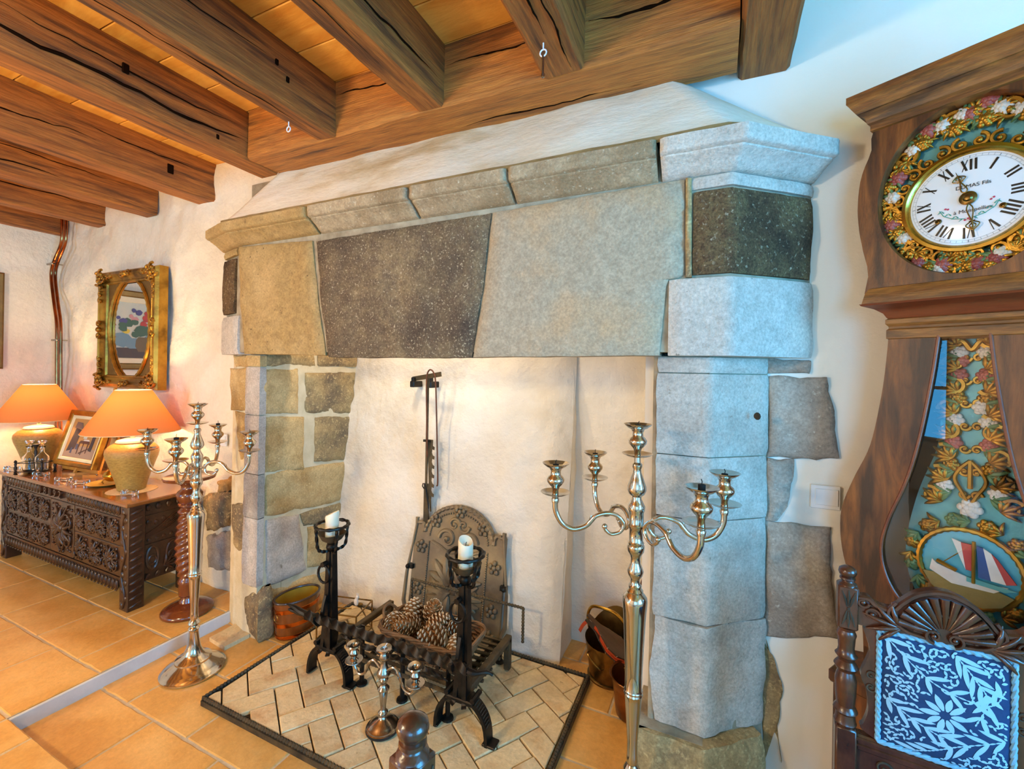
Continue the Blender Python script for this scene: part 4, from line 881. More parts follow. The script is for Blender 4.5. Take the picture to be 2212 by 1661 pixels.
wp = B(); wp.ell((0, 0, .022), (.016, .009, .022), 8, 6); wp.ell((.008, 0, .05), (.011, .008, .012), 8, 5); wp.ell((.004, .0, .065), (.003, .003, .008)); wp.ell((.013, 0, .064), (.003, .003, .008)); wo = wp.obj('figurine', whitep); wo.location = (-1.775, 1.87, TZ+hz+.0035)
tag(wo, 'tiny white figurine standing on the glass box', 'figurine')
b = B(); 
lt = B(); pts = [onZ(470, 1383), onZ(503, 1403), onZ(556, 1375), onZ(525, 1353)]; cxy = sum(pts, V((0, 0, 0)))/4
lt.prism([((p-cxy).x, (p-cxy).y) for p in pts], 0, .021); o = lt.obj('loose_brick', fbrick, smooth=0); o.location = cxy+V((-.03, -.025, 0)); tag(o, 'loose pale brick lying flat on tiles by the left pillar', 'brick')
# ---- coal scuttle, bellows, poker, pot
sct = empty('coal_scuttle', (-.455, 2.195, 0), R_(-18), label='brass coal scuttle with arched handle in the hearth recess', cat='scuttle')
def scf(a, z): return 1.
b = B(); n = 36; vs = []; fs = []; Hs = 10
for k in range(Hs+1):
    t = k/Hs
    for i in range(n):
        a = 2*PI*i/n; top = .19+.11*max(0, math.sin(a))**1.3-.015*max(0, -math.sin(a)); z = t*top; r = lerp(.096, .108, t)+.012*t*t
        vs.append((r*math.cos(a), r*math.sin(a)*.92, z))
for k in range(Hs):
    for i in range(n): j = (i+1) % n; fs.append((k*n+i, k*n+j, (k+1)*n+j, (k+1)*n+i))
fs.append(tuple(range(n))); b.add(vs, fs); b.obj('body', brassold, sct, smooth=60)
b = B(); b.lathe([(.097, 0), (.106, .0), (.106, .008), (.098, .012)], seg=36, sy=.92); b.obj('foot_band', brassold, sct)
b = B(); b.tube(spline([(-.115, 0, .195), (-.118, -.01, .26), (-.09, -.02, .315), (-.03, -.025, .335), (.05, -.02, .33), (.10, -.01, .28), (.115, 0, .2)], 6), .0075, 8); b.obj('bail_handle', brass, sct)
b = B(); b.tube(spline([(-.06, -.092, .135), (-.05, -.115, .14), (-.02, -.125, .125), (.02, -.12, .10), (.03, -.10, .095)], 5), .0045, 6); b.obj('tipping_handle', brassold, sct)
bl = empty('bellows', (-.45, 2.13, .20), rot=(R_(8), R_(24), R_(-22)), label='small studded orange leather bellows lying across the coal scuttle', cat='bellows')
bo = [(-.14, -.008), (-.07, -.012), (-.03, -.03), (.03, -.05), (.08, -.045), (.115, -.02), (.13, 0), (.115, .02), (.08, .045), (.03, .05), (-.03, .03), (-.07, .012), (-.14, .008)]
for z in (.0, .034):
    b = B(); b.prism(bo, z, z+.009); b.obj('board', walnut, bl)
b = B()
for z, s in ((.012, .97), (.02, .90), (.028, .97)): b.prism([(x*s if x > -.05 else x*.6, y*s) for x, y in bo], z-.004, z+.004)
b.obj('leather', orangep, bl)
b = B()
for x, y in bo[2:-2]:
    for z in (.004, .039): b.ell((x*1.0, y*1.0, z), (.004, .004, .004), 6, 4)
b.obj('stud', silver2, bl)
b = B(); b.tube(spline([(-.13, 0, .004), (-.14, -.01, -.03), (-.145, -.012, -.08)], 4), .008, sect=[(-1, -.2), (1, -.2), (1, .2), (-1, .2)]); b.obj('ribbon', orangep, bl)
pk = B(); p0 = V((-.40, 2.16, .06)); p1 = onY(1426, 1106, 2.385); n = 60; pk.tube([p0.lerp(p1, i/n) for i in range(n+1)], [.006*(1+.15*math.sin(i*2)) for i in range(n+1)], 6); o = pk.obj('poker', rust); tag(o, 'long twisted rusty poker leaning in the recess from the scuttle', 'poker')
pt = empty('copper_pot', (-.305, 2.0, 0), label='copper pot with ring handles at the foot of the right pillar', cat='pot')
b = B(); b.lathe([(.068, 0), (.074, .006), (.080, .05), (.088, .12), (.097, .168), (.104, .172), (.103, .175), (.095, .171), (.086, .12), (.078, .05), (.07, .008), (0, .006)], seg=40); b.obj('body', PM('dark_copper', '#a06a38', '#7d4f28', 6, c3='#5b3a1e', s3=4, rough=.28, metal=.9, bump=.06), pt, smooth=50)
b = B()
for a in (-62, 118):
    M = rotm('Z', a); b.box((.085, -.016, .115), (.096, .016, .145), M, .003); b.tube([(.104, .022*math.cos(2*PI*i/14), .108+.022*math.sin(2*PI*i/14)) for i in range(14)], .004, 6, closed=True, M=M)
b.obj('ring_handle', brassold, pt)
# ================================================================== carved chest
ZC_ = .697; CX, CY = -3.885, 1.595
ch = empty('carved_chest', (CX, CY, UF), label='long dark oak chest covered in carved panels, under the mirror', cat='chest')
HX, y_f, y_b = .845, -.195, .185
z_ = lambda z: z-UF
b = B(); b.box((-HX-.022, y_f-.022, z_(.672)), (HX+.022, y_b, z_(.697)), ch=.006); b.obj('lid', chesttop, ch)
b = B(); b.box((-HX+.03, y_f+.012, z_(.20)), (HX-.03, y_b, z_(.672))); b.obj('body', walnut, ch)
for x in (-HX, HX-.085):
    for y in (y_f, y_b-.085):
        b = B(); b.box((x, y, 0), (x+.085, y+.085, z_(.672)), ch=.004); lg = b.obj('leg', walnut, ch)
        if y == y_f:
            b = B(); rnd = random.Random(int(x*100))
            for k in range(13):                                   # leaf carving on the side of the corner post, vine on its front
                z = .03+k*.045
                if x > 0: b.ell((x+.085, y+.04, z), (.008, .034, .012), 8, 5, rot=Matrix.Rotation(R_(18), 3, 'X'))
                s = 1 if k % 2 else -1
                b.ell((x+.042+s*.016, y, z), (.017, .007, .02), 8, 5, rot=Matrix.Rotation(R_(s*35), 3, 'Y'))
            b.tube(spline([(x+.042+.018*math.sin(k*1.1), y-.002, .02+k*.045) for k in range(13)], 4), .006, 6); b.obj('vine_carving', walnut, lg)
def lobes(n, xa, xb, z0, z1, y, skip=()):
    for k in range(n):
        x = lerp(xa, xb, (k+.5)/n)
        if any(a < x < c for a, c in skip): continue
        b = B(); w_ = (xb-xa)/n*.36; b.ell((x, y, (z0+z1)/2), (w_, .012, (z1-z0)/2), 8, 6); b.tube([(x+w_*1.25, y-.004, z1), (x+w_*1.25, y-.004, z0+.012), (x+w_*.6, y-.006, z0), (x-w_*.6, y-.006, z0)], .0035, 5)
        b.obj('frieze_lobe', walnut, ch)
tx0, tx1 = onY(84, 1062, 1.395).x-CX, onY(136, 1075, 1.395).x-CX
b = B(); b.box((-HX+.08, y_f+.004, z_(.600)), (HX-.08, y_f+.03, z_(.672))); b.obj('frieze', walnut, ch)
lobes(36, -HX+.09, HX-.09, z_(.612), z_(.666), y_f+.002, [(tx0-.02, tx1+.02)])
b = B(); b.box((-HX+.08, y_f+.002, z_(.205)), (HX-.08, y_f+.03, z_(.25))); b.obj('apron', walnut, ch)
lobes(38, -HX+.09, HX-.09, z_(.175), z_(.235), y_f)
def text(s, size, mat, parent, M, ext=.002, name='lettering'):
    cu = bpy.data.curves.new(name, 'FONT'); cu.body = s; cu.size = size; cu.extrude = ext; cu.align_x = 'CENTER'; cu.align_y = 'CENTER'
    o = bpy.data.objects.new(name, cu); COL.objects.link(o); dg = bpy.context.evaluated_depsgraph_get(); me = bpy.data.meshes.new_from_object(o.evaluated_get(dg)); bpy.data.objects.remove(o)
    me.materials.clear(); me.materials.append(mat); o = bpy.data.objects.new(name, me); COL.objects.link(o); o.parent = parent; o.matrix_local = M; return o
for k, c in enumerate(('1', '8', 'II', '9', '2')): text(c, .070, walnut, ch, trm(lerp(tx0, tx1, (k+.5)/5), y_f-.004, z_(.638))@rotm('X', 90), .008, 'date_digit')
XA = [onY(p, 1120, 1.395).x-CX for p in (107, 158, 262)]
panels = [(-HX+.10, -.42, z_(.43), z_(.585)), (-HX+.10, -.42, z_(.26), z_(.415)), (-.40, XA[0]-.02, z_(.43), z_(.585)), (-.40, XA[0]-.02, z_(.26), z_(.415)), (XA[0], XA[1]-.03, z_(.26), z_(.585)), (XA[1], HX-.10, z_(.44), z_(.585)), (XA[1], HX-.10, z_(.26), z_(.42))]
def carve(bb, M, u0, u1, v0, v1, seed, th=.007):
    rnd = random.Random(seed); w_, h_ = u1-u0, v1-v0; cu, cv = (u0+u1)/2, (v0+v1)/2
    nu = max(1, round(w_/(h_*1.0)))
    for k in range(nu):
        c = (u0+w_*(k+.5)/nu, cv); q = min(w_/nu, h_)*.5
        for s in (-1, 1):
            scroll(bb, M, (c[0]+s*q*.5, c[1]+q*.35), q*.42, rnd.uniform(0, 6), 1.5, s, th, .006); scroll(bb, M, (c[0]+s*q*.55, c[1]-q*.45), q*.40, rnd.uniform(0, 6), 1.4, -s, th, .006)
            leafspray(bb, M, (c[0]+s*q*.15, c[1]), (0 if s > 0 else PI)+rnd.uniform(-.4, .4), q*.85, 5, .75, .004)
            bb.tube([M@V(p) for p in spline([(c[0]+s*q*.1, v0+.01, .004), (c[0]+s*q*.5, c[1]-q*.2, .008), (c[0]+s*q*.15, c[1]+q*.4, .008), (c[0]+s*q*.6, v1-.01, .004)], 5)], th*.9, 6)
        leafspray(bb, M, (c[0], c[1]+q*.1), PI/2, q*.8, 5, .8, .006); leafspray(bb, M, (c[0], c[1]-q*.2), -PI/2, q*.7, 5, .8, .006)
        bb.ell(M@V((c[0], c[1], .006)), (q*.17, q*.12, q*.2), 8, 6)
    for k in range(int(w_*h_*900)):
        p = M@V((rnd.uniform(u0+.01, u1-.01), rnd.uniform(v0+.01, v1-.01), .002)); bb.ell(p, (rnd.uniform(.006, .012), .006, rnd.uniform(.006, .014)), 6, 4, rot=Matrix.Rotation(rnd.uniform(0, 3), 3, 'Y'))
for i, (u0, u1, v0, v1) in enumerate(panels):
    e_ = B(); e_.box((u0-.008, y_f+.006, v0-.008), (u1+.008, y_f+.02, v1+.008), ch=.003); po = e_.obj('panel', walnut, ch)
    b = B(); carve(b, trm(0, y_f+.006, 0)@Mx, u0, u1, v0, v1, 10+i); b.obj('carving', walnut, po, smooth=60)
Ms = Matrix(((0, 0, 1, HX-.028), (1, 0, 0, 0), (0, 1, 0, 0), (0, 0, 0, 1)))       # (y, z, depth) on the right end
for v0, v1, sd in ((z_(.43), z_(.585), 51), (z_(.25), z_(.41), 52)):
    e_ = B(); e_.box((HX-.034, y_f+.09, v0-.006), (HX-.024, y_b-.09, v1+.006)); po = e_.obj('end_panel', walnut, ch)
    b = B(); M = Ms
    if sd == 51:
        for k in range(6): b.tube([M@V(p) for p in spline([(-.10, v0+.03+k*.004, .004), (-.02, v0+.045+k*.008, .008), (.06, v0+.08+k*.012, .006), (.09, v0+.12, .003)], 5)], .0045, 6)
        for k in range(5): b.ell(M@V((-.085+k*.04, v1-.035-.01*(k % 2), .004)), (.009, .013, .016), 8, 5); b.ell(M@V((-.08+k*.04, v0+.012, .004)), (.008, .012, .012), 8, 5)
    else:
        for cy_, r_ in ((-.06, .03), (.05, .035)):
            b.tube([M@V((cy_+r_*math.cos(2*PI*i/20), (v0+v1)/2+.068*math.sin(2*PI*i/20), .004)) for i in range(20)], .008, 6, closed=True); b.tube([M@V((cy_+r_*.7*math.cos(2*PI*i/16), (v0+v1)/2-.012+.026*math.sin(2*PI*i/16), .004)) for i in range(16)], .007, 6, closed=True)
        leafspray(b, M, (.0, v0+.01), .4, .09, 5, .7)
    b.obj('carving', walnut, po)
for k in range(4):
    b = B(); b.ell((HX-.024, -.085+k*.055, z_(.635)), (.007, .014, .02), 8, 5); b.obj('carved_bud', walnut, ch)
    b = B(); b.ell((HX-.024, -.085+k*.055, z_(.225)), (.007, .012, .02), 8, 5, rot=Matrix.Rotation(R_(-30), 3, 'X')); b.obj('carved_bud', walnut, ch)
# ================================================================== lamps on the chest
def lamp(x, y, z, label, power):
    e = empty('table_lamp', (x, y, z), label=label, cat='lamp', group='pair of ochre lamps on the chest')
    b = B(); b.lathe([(.066, 0), (.072, .004), (.080, .05), (.108, .14), (.130, .205), (.136, .235), (.132, .258), (.112, .282), (.082, .296), (.074, .300)], seg=48); b.obj('jar_base', lampc, e)
    b = B(); b.lathe([(.078, .298), (.084, .302), (.078, .312), (.040, .322), (.012, .326), (.012, .335), (0, .335)], seg=36); b.obj('jar_lid', creamp, e)
    b = B(); b.tube([(0, 0, .33), (0, 0, .40)], .007, 8); b.obj('stem', brass, e)
    b = B(); b.ell((0, 0, .445), (.028, .028, .04), 12, 8)
    bo_ = b.obj('bulb', PM('lit_bulb', '#ffd9a0', None, emit='#ffc27a', es=22, bump=0) if 'lit_bulb' not in MATS else MATS['lit_bulb'], e)
    b = B(); b.lathe([(.246, .366), (.092, .626)], seg=56, cap=False); b.obj('shade', shadem, e)
    b = B(); b.tube([(.246*math.cos(2*PI*i/56), .246*math.sin(2*PI*i/56), .366) for i in range(56)], .0022, 5, closed=True); b.tube([(.092*math.cos(2*PI*i/40), .092*math.sin(2*PI*i/40), .626) for i in range(40)], .0022, 5, closed=True); b.obj('shade_trim', doilym, e)
    l = bpy.data.lights.new('lamp_bulb_light', 'POINT'); l.color = WARM; l.energy = power; l.shadow_soft_size = .04; lo = bpy.data.objects.new('lamp_bulb_light', l); COL.objects.link(lo); lo.parent = e; lo.location = (0, 0, .50)
    return e
LAMP_W = 18
lamp(-3.345, 1.555, ZC_+.004, 'ochre jar lamp with orange shade on a crochet doily, right end of chest', LAMP_W); lamp(-4.62, 1.555, ZC_, 'ochre jar lamp with orange shade behind the glass bottles', LAMP_W)
b = B(); n = 80; vs = [(0, 0, .003)]+[((.125+.006*math.cos(i*PI/2))*math.cos(2*PI*i/n), (.125+.006*math.cos(i*PI/2))*math.sin(2*PI*i/n), .0015) for i in range(n)]; b.add(vs, [(0, 1+i, 1+(i+1) % n) for i in range(n)]); b.lathe([(.12, 0), (.128, .001), (.12, .003), (.0, .0035)], seg=40, cap=False)
o = b.obj('doily', doilym); o.location = (-3.335, 1.553, ZC_); tag(o, 'round cream crochet doily under the right lamp', 'doily')
# ---- easel and small painting
es_ = empty('table_easel', (-4.12, 1.64, ZC_), label='small folding wooden table easel holding the interior painting', cat='easel')
def bar(bb, a, c, w_=.011, d=.006, up=(0, 1, 0)): bb.tube([a, c], 1, sect=[(-d, -w_), (d, -w_), (d, w_), (-d, w_)], up=up)
for nm, a, c in (('strut', (.22, -.025, .012), (.165, .10, .42)), ('strut', (-.02, -.06, .012), (.05, .10, .40)), ('mast', (.10, .02, .02), (.13, .118, .70)), ('rear_leg', (.17, .10, .30), (.24, .115, .008)), ('base_rail', (.02, -.07, .008), (.16, .10, .008)), ('base_rail', (.14, -.075, .008), (.30, .03, .008)), ('ledge', (-.20, -.055, .036), (.24, -.03, .036))):
    b = B(); bar(b, a, c); b.obj(nm, easelw, es_)
b = B(); b.ell((.22, -.032, .02), (.006, .006, .006)); b.obj('bolt', silver2, es_)
pc = empty('small_painting', (-4.135, 1.575, ZC_+.055), rot=(R_(-16), 0, R_(3)), label='small gilt-framed painting of a room with a table on the easel', cat='painting')
fw, fh = .50, .40
def frame(parent, w_, h_, prof, mat, name='frame'):
    """mitred frame in local x-z, prof = (inset from outer edge, height towards -y)"""
    b = B(); cs = [(-1, 0), (1, 0), (1, 1), (-1, 1)]; vs = []; fs = []; m_ = len(prof)
    for sx, sz in cs:
        for ins, d in prof: vs.append((sx*(w_/2-ins), -d, ins if sz == 0 else h_-ins))
    for k in range(4):
        j = (k+1) % 4
        for q in range(m_-1): fs.append((k*m_+q, j*m_+q, j*m_+q+1, k*m_+q+1))
    b.add(vs, fs); return b.obj(name, mat, parent, smooth=30)
frame(pc, fw, fh, [(0, -.012), (0, .016), (.006, .022), (.022, .018), (.034, .010), (.04, .010)], gold); frame(pc, fw-.08, fh-.08, [(0, .012), (.012, .012), (.022, .004)], creamp, 'mount').location = (0, 0, .04)
CM = {}
def cmat(h): 
    if h not in CM: CM[h] = PM('paint_'+h.strip('#'), h, None, rough=.6, bump=.25, bs=90, bd=.002)
    return CM[h]
def blobs(parent, name, h, polys, y):
    b = B()
    for k, P in enumerate(polys): b.add([(x, y-.0002*k, z) for x, z in P], [tuple(range(len(P)))])
    return b.obj(name, cmat(h), parent, smooth=0)
b = B(); b.box((-.20, -.004, .05), (.20, .006, .355)); cv = b.obj('canvas', cmat('#b98a4e'), pc)
def R4(x0, z0, x1, z1): return [(x0, z0), (x1, z0), (x1, z1), (x0, z1)]
blobs(cv, 'painted_floor', '#a58a76', [[(-.18, .065), (.18, .065), (.18, .13), (.02, .15), (-.18, .10)]], -.0050)
blobs(cv, 'painted_fireplace', '#3b3238', [[(-.16, .10), (-.07, .12), (-.05, .26), (-.13, .27)]], -.0052); blobs(cv, 'painted_cupboard', '#3b3238', [[(.10, .12), (.14, .115), (.15, .30), (.115, .30)]], -.0052)
blobs(cv, 'painted_hood', '#6d5a55', [[(-.15, .27), (-.04, .265), (-.07, .31), (-.14, .315)]], -.0054)
blobs(cv, 'painted_windows', '#c9cfc4', [R4(.0, .20, .045, .26), R4(.075, .22, .105, .31)], -.0054)
blobs(cv, 'painted_table', '#54332c', [[(-.04, .165), (.10, .165), (.085, .185), (-.02, .185)], R4(-.03, .09, -.02, .165), R4(.075, .10, .085, .165), R4(.02, .085, .028, .165), [(.0, .09), (.10, .13), (.10, .138), (.0, .10)]], -.0056)
blobs(cv, 'painted_cloth', '#d8cfc8', [[(.01, .185), (.09, .185), (.08, .196), (.02, .196)]], -.0058); blobs(cv, 'painted_figure', '#44506d', [R4(-.06, .12, -.035, .16), R4(-.11, .09, -.09, .13)], -.0058)
# ---- cruet with two bottles
cz = empty('cruet_stand', (-4.425, 1.475, ZC_), R_(30), label='dark turned cruet stand holding two glass bottles on the chest', cat='cruet stand')
post = [(.008, 0), (.012, .004), (.006, .010), (.010, .018), (.005, .026), (.010, .045), (.005, .06), (.008, .07), (.005, .08), (.010, .088), (.004, .10), (0, .102)]
for x, y in ((-.085, -.05), (.085, -.05), (-.085, .05), (.085, .05)): b = B(); b.lathe(post, (x, y, 0), 12); b.obj('post', black, cz)
b = B(); b.box((-.085, -.05, .014), (.085, .05, .019), ch=.002); b.obj('tray', walnut, cz)
b = B(); b.tube([(-.085, -.05, .078), (.085, -.05, .078), (.085, .05, .078), (-.085, .05, .078)], .0025, 6, closed=True); b.tube([(0, -.05, .078), (0, .05, .078)], .0025, 6); b.obj('gallery_rail', black, cz)
b = B(); b.lathe([(.006, .018), (.006, .08), (.012, .10), (.006, .12), (.010, .15), (.005, .17), (.010, .185), (.02, .20), (.02, .206), (0, .208)], seg=12); b.obj('handle', black, cz)
bp = [(.0, .0), (.028, 0), (.033, .004), (.034, .05), (.038, .075), (.036, .098), (.020, .118), (.0125, .13), (.0125, .155), (.020, .172), (.022, .175), (.018, .174), (.0105, .157), (.0105, .13), (.018, .116), (.032, .096), (.034, .075), (.030, .05), (.029, .010), (0, .008)]
sp_ = [(0, .150), (.009, .152), (.010, .172), (.007, .180), (.010, .190), (.024, .202), (.026, .208), (.018, .214), (0, .216)]
for k, (dx, lb) in enumerate(((-.042, 'glass cruet bottle with flat stopper, left one in the stand'), (.042, 'glass cruet bottle with flat stopper, right one in the stand'))):
    e = empty('cruet_bottle', (-4.425+dx*math.cos(R_(30)), 1.475+dx*math.sin(R_(30)), ZC_+.0195), label=lb, cat='bottle', group='glass bottles in the cruet stand')
    b = B(); b.lathe(bp, seg=28, cap=False); b.obj('bottle', glass, e, smooth=60); b = B(); b.lathe(sp_, seg=20); b.obj('stopper', glass, e, smooth=60)
# ---- glass knife rests, plate, bowl, boxes
for x, y, a, lb in ((-4.27, 1.452, 20, 'glass knife rest in front of the cruet stand'), (-3.955, 1.455, 22, 'glass knife rest in front of the easel, left of its neighbour'), (-3.77, 1.470, 24, 'glass knife rest beside the yellow plate'), (-3.215, 1.485, 12, 'glass knife rest in front of the lamp doily'), (-4.66, 1.43, 18, 'glass knife rest at the far left of the chest lid')):
    e = empty('knife_rest', (x, y, ZC_), R_(a), label=lb, cat='knife rest', group='glass knife rests along the chest lid')
    b = B(); b.box((-.05, -.010, .006), (.05, .010, .024), ch=.003); b.obj('bar', glass, e)
    for s in (-1, 1): b = B(); b.box((s*.042-.012, -.016, 0), (s*.042+.012, .016, .030), ch=.005); b.obj('end_block', glass, e)
b = B(); b.lathe([(0, 0), (.05, 0), (.055, .004), (.10, .012), (.104, .016), (.10, .0165), (.052, .008), (0, .006)], seg=40); o = b.obj('shallow_dish', PM('yellow_glaze', '#d9b45c', '#c79c42', 6, rough=.25, bump=.05), smooth=50); o.location = (-3.62, 1.545, ZC_); tag(o, 'shallow yellow dish beside the right lamp', 'dish')
bw_ = empty('brass_bowl', (-3.60, 1.565, ZC_+.0085), label='shiny three-footed brass bowl with hinged lid on the yellow dish', cat='bowl')
b = B(); b.lathe([(0, .012), (.02, .014), (.042, .03), (.05, .055), (.048, .06), (.04, .075), (.02, .092), (0, .097)], seg=32); b.obj('bowl', brass, bw_, smooth=50)
for k in range(3): a = k*2.1; b = B(); b.tube(spline([(.04*math.cos(a), .04*math.sin(a), .028), (.05*math.cos(a), .05*math.sin(a), .012), (.042*math.cos(a), .042*math.sin(a), .001)], 4), .004, 6); b.obj('foot', brass, bw_)
b = B(); b.tube(spline([(-.04, 0, .06), (-.062, 0, .08), (-.05, 0, .10), (-.03, 0, .09)], 5), .004, 6); b.obj('handle', brassold, bw_)
for (x, y, sx, sy, sz, a, lb) in ((-4.36, 1.665, .075, .03, .022, 25, 'black spectacle case behind the cruet stand'), (-4.22, 1.655, .05, .022, .016, -5, 'small black case left of the easel')):
    b = B(); b.box((-sx, -sy, 0), (sx, sy, sz), ch=.008); b.box((-sx*.95, -sy*.95, sz), (sx*.95, sy*.95, sz+.004), ch=.0015); o = b.obj('black_case', black); o.location = (x, y, ZC_); o.rotation_euler = (0, 0, R_(a)); tag(o, lb, 'case')
ws = empty('wooden_bookrest', (-4.42, 1.735, ZC_), R_(-12), label='small carved wooden bookrest between the lamp and easel', cat='bookrest')
for nm, M in (('back_board', rotm('X', -18)), ('shelf_board', trm(0, -.05, .12)@rotm('X', -70))):
    b = B(); b.prism([(-.07, 0), (.07, 0), (.075, .12), (.055, .20), (0, .225), (-.055, .20), (-.075, .12)], -.005, .005, M@rotm('X', 90)); b.obj(nm, mahog, ws)
# ================================================================== turned pedestal
pd = empty('twist_pedestal', (-2.762, 1.566, UF), label='turned mahogany pedestal with a rope-twist column, beside the chest', cat='pedestal')
q = lambda z: z-UF
b = B(); b.lathe([(.122, 0), (.129, .006), (.130, .018), (.122, .028), (.112, .032), (.104, .040), (.090, .046), (.060, .056), (.044, .062)], seg=44); b.obj('foot', mahog, pd, smooth=50)
b = B(); b.lathe([(.044, .06), (.040, .075), (.034, .085), (.034, .094), (.044, .10), (.046, .11), (.046, .165), (.052, .178), (.046, .192), (.040, .205), (.040, .215)], seg=36); b.obj('lower_turning', mahog, pd, smooth=50)
b = B(); n, sg = 110, 36; vs = []; fs = []
for k in range(n+1):
    t = k/n; z = lerp(.213, .575, t); r0 = .048+.016*math.sin(PI*min(1, t*1.05))**.8 if t < .95 else .05
    for i in range(sg):
        a = 2*PI*i/sg; rr = r0*(1+.075*math.sin(5*a*1-t*2*PI*9)); vs.append((rr*math.cos(a), rr*math.sin(a), z))
for k in range(n):
    for i in range(sg): j = (i+1) % sg; fs.append((k*sg+i, k*sg+j, (k+1)*sg+j, (k+1)*sg+i))
b.add(vs, fs); b.obj('twist_column', mahog, pd, smooth=80)
b = B(); b.lathe([(.05, .572), (.056, .580), (.056, .588), (.046, .597), (.040, .605), (.044, .612), (.054, .620), (.054, .628), (.046, .634), (.054, .645), (.064, .665), (.066, .685), (.058, .700), (.044, .712), (.040, .73), (.05, .745), (.062, .752), (.066, .757)], seg=36); b.obj('upper_turning', mahog, pd, smooth=50)
b = B(); b.lathe([(.05, .755), (.10, .762), (.126, .770), (.130, .780), (.126, .786), (.118, .782), (.0, .778)], seg=44); b.obj('top_dish', mahog, pd, smooth=50)
# ================================================================== gilt mirror
mr = empty('gilt_mirror', (-3.81, 1.785, 1.315), label='ornate gilt rectangular frame around an oval mirror, above the chest', cat='mirror')
MW, MH = .76, .85
frame(mr, MW, MH, [(0, 0), (0, .055), (.012, .075), (.03, .08), (.055, .062), (.075, .055), (.08, .06), (.09, .058), (.095, .045)], gold)
b = B(); n = 64; rx, rz_ = .262, .362; iw, ih = MW/2-.09, MH/2-.09; vs = []; fs = []
for i in range(n):
    a = 2*PI*i/n; c, s = math.cos(a), math.sin(a); k = min(iw/max(1e-6, abs(c)), ih/max(1e-6, abs(s))); vs += [(rx*c, -.040, MH/2+rz_*s), (k*c, -.045, MH/2+k*s)]
for i in range(n): j = (i+1) % n; fs.append((2*i, 2*i+1, 2*j+1, 2*j))
b.add(vs, fs); b.obj('slip', golddk, mr)
b = B(); b.tube([(rx*math.cos(2*PI*i/96), -.045, MH/2+rz_*math.sin(2*PI*i/96)) for i in range(96)], [.012*(1+.25*(i % 2)) for i in range(96)], 7, closed=True); b.obj('oval_bead', gold, mr)
b = B(); b.add([(0, -.036, MH/2)]+[((rx+.005)*math.cos(2*PI*i/64), -.036, MH/2+(rz_+.005)*math.sin(2*PI*i/64)) for i in range(64)], [(0, 1+i, 1+(i+1) % 64) for i in range(64)]); b.obj('mirror_glass', mirrorm, mr, smooth=0)
Mm = trm(0, -.07, 0)@Mx
for sx in (-1, 1):
    for zz in (.05, MH-.05):
        b = B(); c = (sx*(MW/2-.05), zz); 
        for k in range(5): scroll(b, Mm, (c[0]+.035*math.cos(k*1.26), c[1]+.035*math.sin(k*1.26)), .032, k*1.3, 1.2, 1 if k % 2 else -1, .010, .012)
        b.ell(Mm@V((c[0], c[1], .012)), (.022, .02, .022), 10, 6); [scroll(b, Mm, (c[0]-sx*(.07+.045*k), zz+(.012 if zz > .2 else -.012)), .02, k, 1.2, sx, .008, .004) for k in range(2)]; [scroll(b, Mm, (c[0]+sx*.012, zz+(-1 if zz > .2 else 1)*(.07+.045*k)), .02, k, 1.2, -sx, .008, .004) for k in range(3)]; b.obj('corner_ornament', gold, mr, smooth=60)
for c, a in (((0, MH-.035), 0), ((0, .035), 0), ((-MW/2+.035, MH/2), 1), ((MW/2-.035, MH/2), 1)):
    b = B(); b.ell(Mm@V((*c, .01)), (.02, .016, .02), 8, 6)
    for s in (-1, 1): scroll(b, Mm, (c[0]+(0 if a else s*.04), c[1]+(s*.04 if a else 0)), .025, 0, 1.2, s, .009, .01)
    b.obj('centre_ornament', gold, mr, smooth=60)
# ================================================================== flower painting on the left wall
fpn = empty('flower_painting', (XL+.025, 1.165, 1.435), rot=(0, 0, R_(90)), label='framed flower painting on the left wall, seen in the mirror', cat='painting')
PW, PH = .62, .74
frame(fpn, PW, PH, [(0, 0), (0, .03), (.012, .04), (.03, .034), (.05, .03), (.06, .02)], golddk)
frame(fpn, PW-.12, PH-.12, [(0, .022), (.045, .022), (.05, .012)], creamp, 'mount').location = (0, 0, .06)
b = B(); b.box((-.21, -.010, .10), (.21, .0, .64)); cv = b.obj('canvas', PM('paint_ground', '#cfc7ad', '#b8bfb4', 4, c3='#8fa2a8', s3=3, k3=(.5, .7), rough=.6, bump=.2), fpn)
rnd = random.Random(7)
def petal(cx_, cz_, r, n=9, w_=1.): return [(cx_+r*(.75+.35*rnd.random())*math.cos(2*PI*i/n)*w_, cz_+r*(.75+.35*rnd.random())*math.sin(2*PI*i/n)) for i in range(n)]
blobs(cv, 'painted_table', '#4a3c34', [[(-.205, .105), (.205, .105), (.205, .20), (-.205, .215)]], -.011)
blobs(cv, 'painted_blue_shade', '#6f8b96', [petal(.10, .28, .07, 11, 1.5), petal(-.12, .27, .06, 11, 1.3), petal(.0, .25, .06, 11, 1.6)], -.0112)
blobs(cv, 'painted_leaves', '#44604a', [petal(-.02+rnd.uniform(-.12, .12), .40+rnd.uniform(-.07, .06), .03, 8, 1.3) for _ in range(11)]+[petal(-.05, .37, .06)], -.0116)
blobs(cv, 'painted_vase', '#6d5a3a', [[(-.10, .17), (-.03, .17), (-.005, .22), (-.01, .28), (-.03, .31), (-.10, .31), (-.125, .28), (-.13, .22)]], -.012)
blobs(cv, 'painted_pink', '#c98a86', [petal(.0, .47, .032), petal(.03, .50, .02), petal(-.16, .44, .03)], -.0126); blobs(cv, 'painted_red', '#b0392f', [petal(-.09, .49, .035), petal(-.07, .43, .035), petal(-.10, .54, .03), petal(-.05, .39, .025)], -.0127)
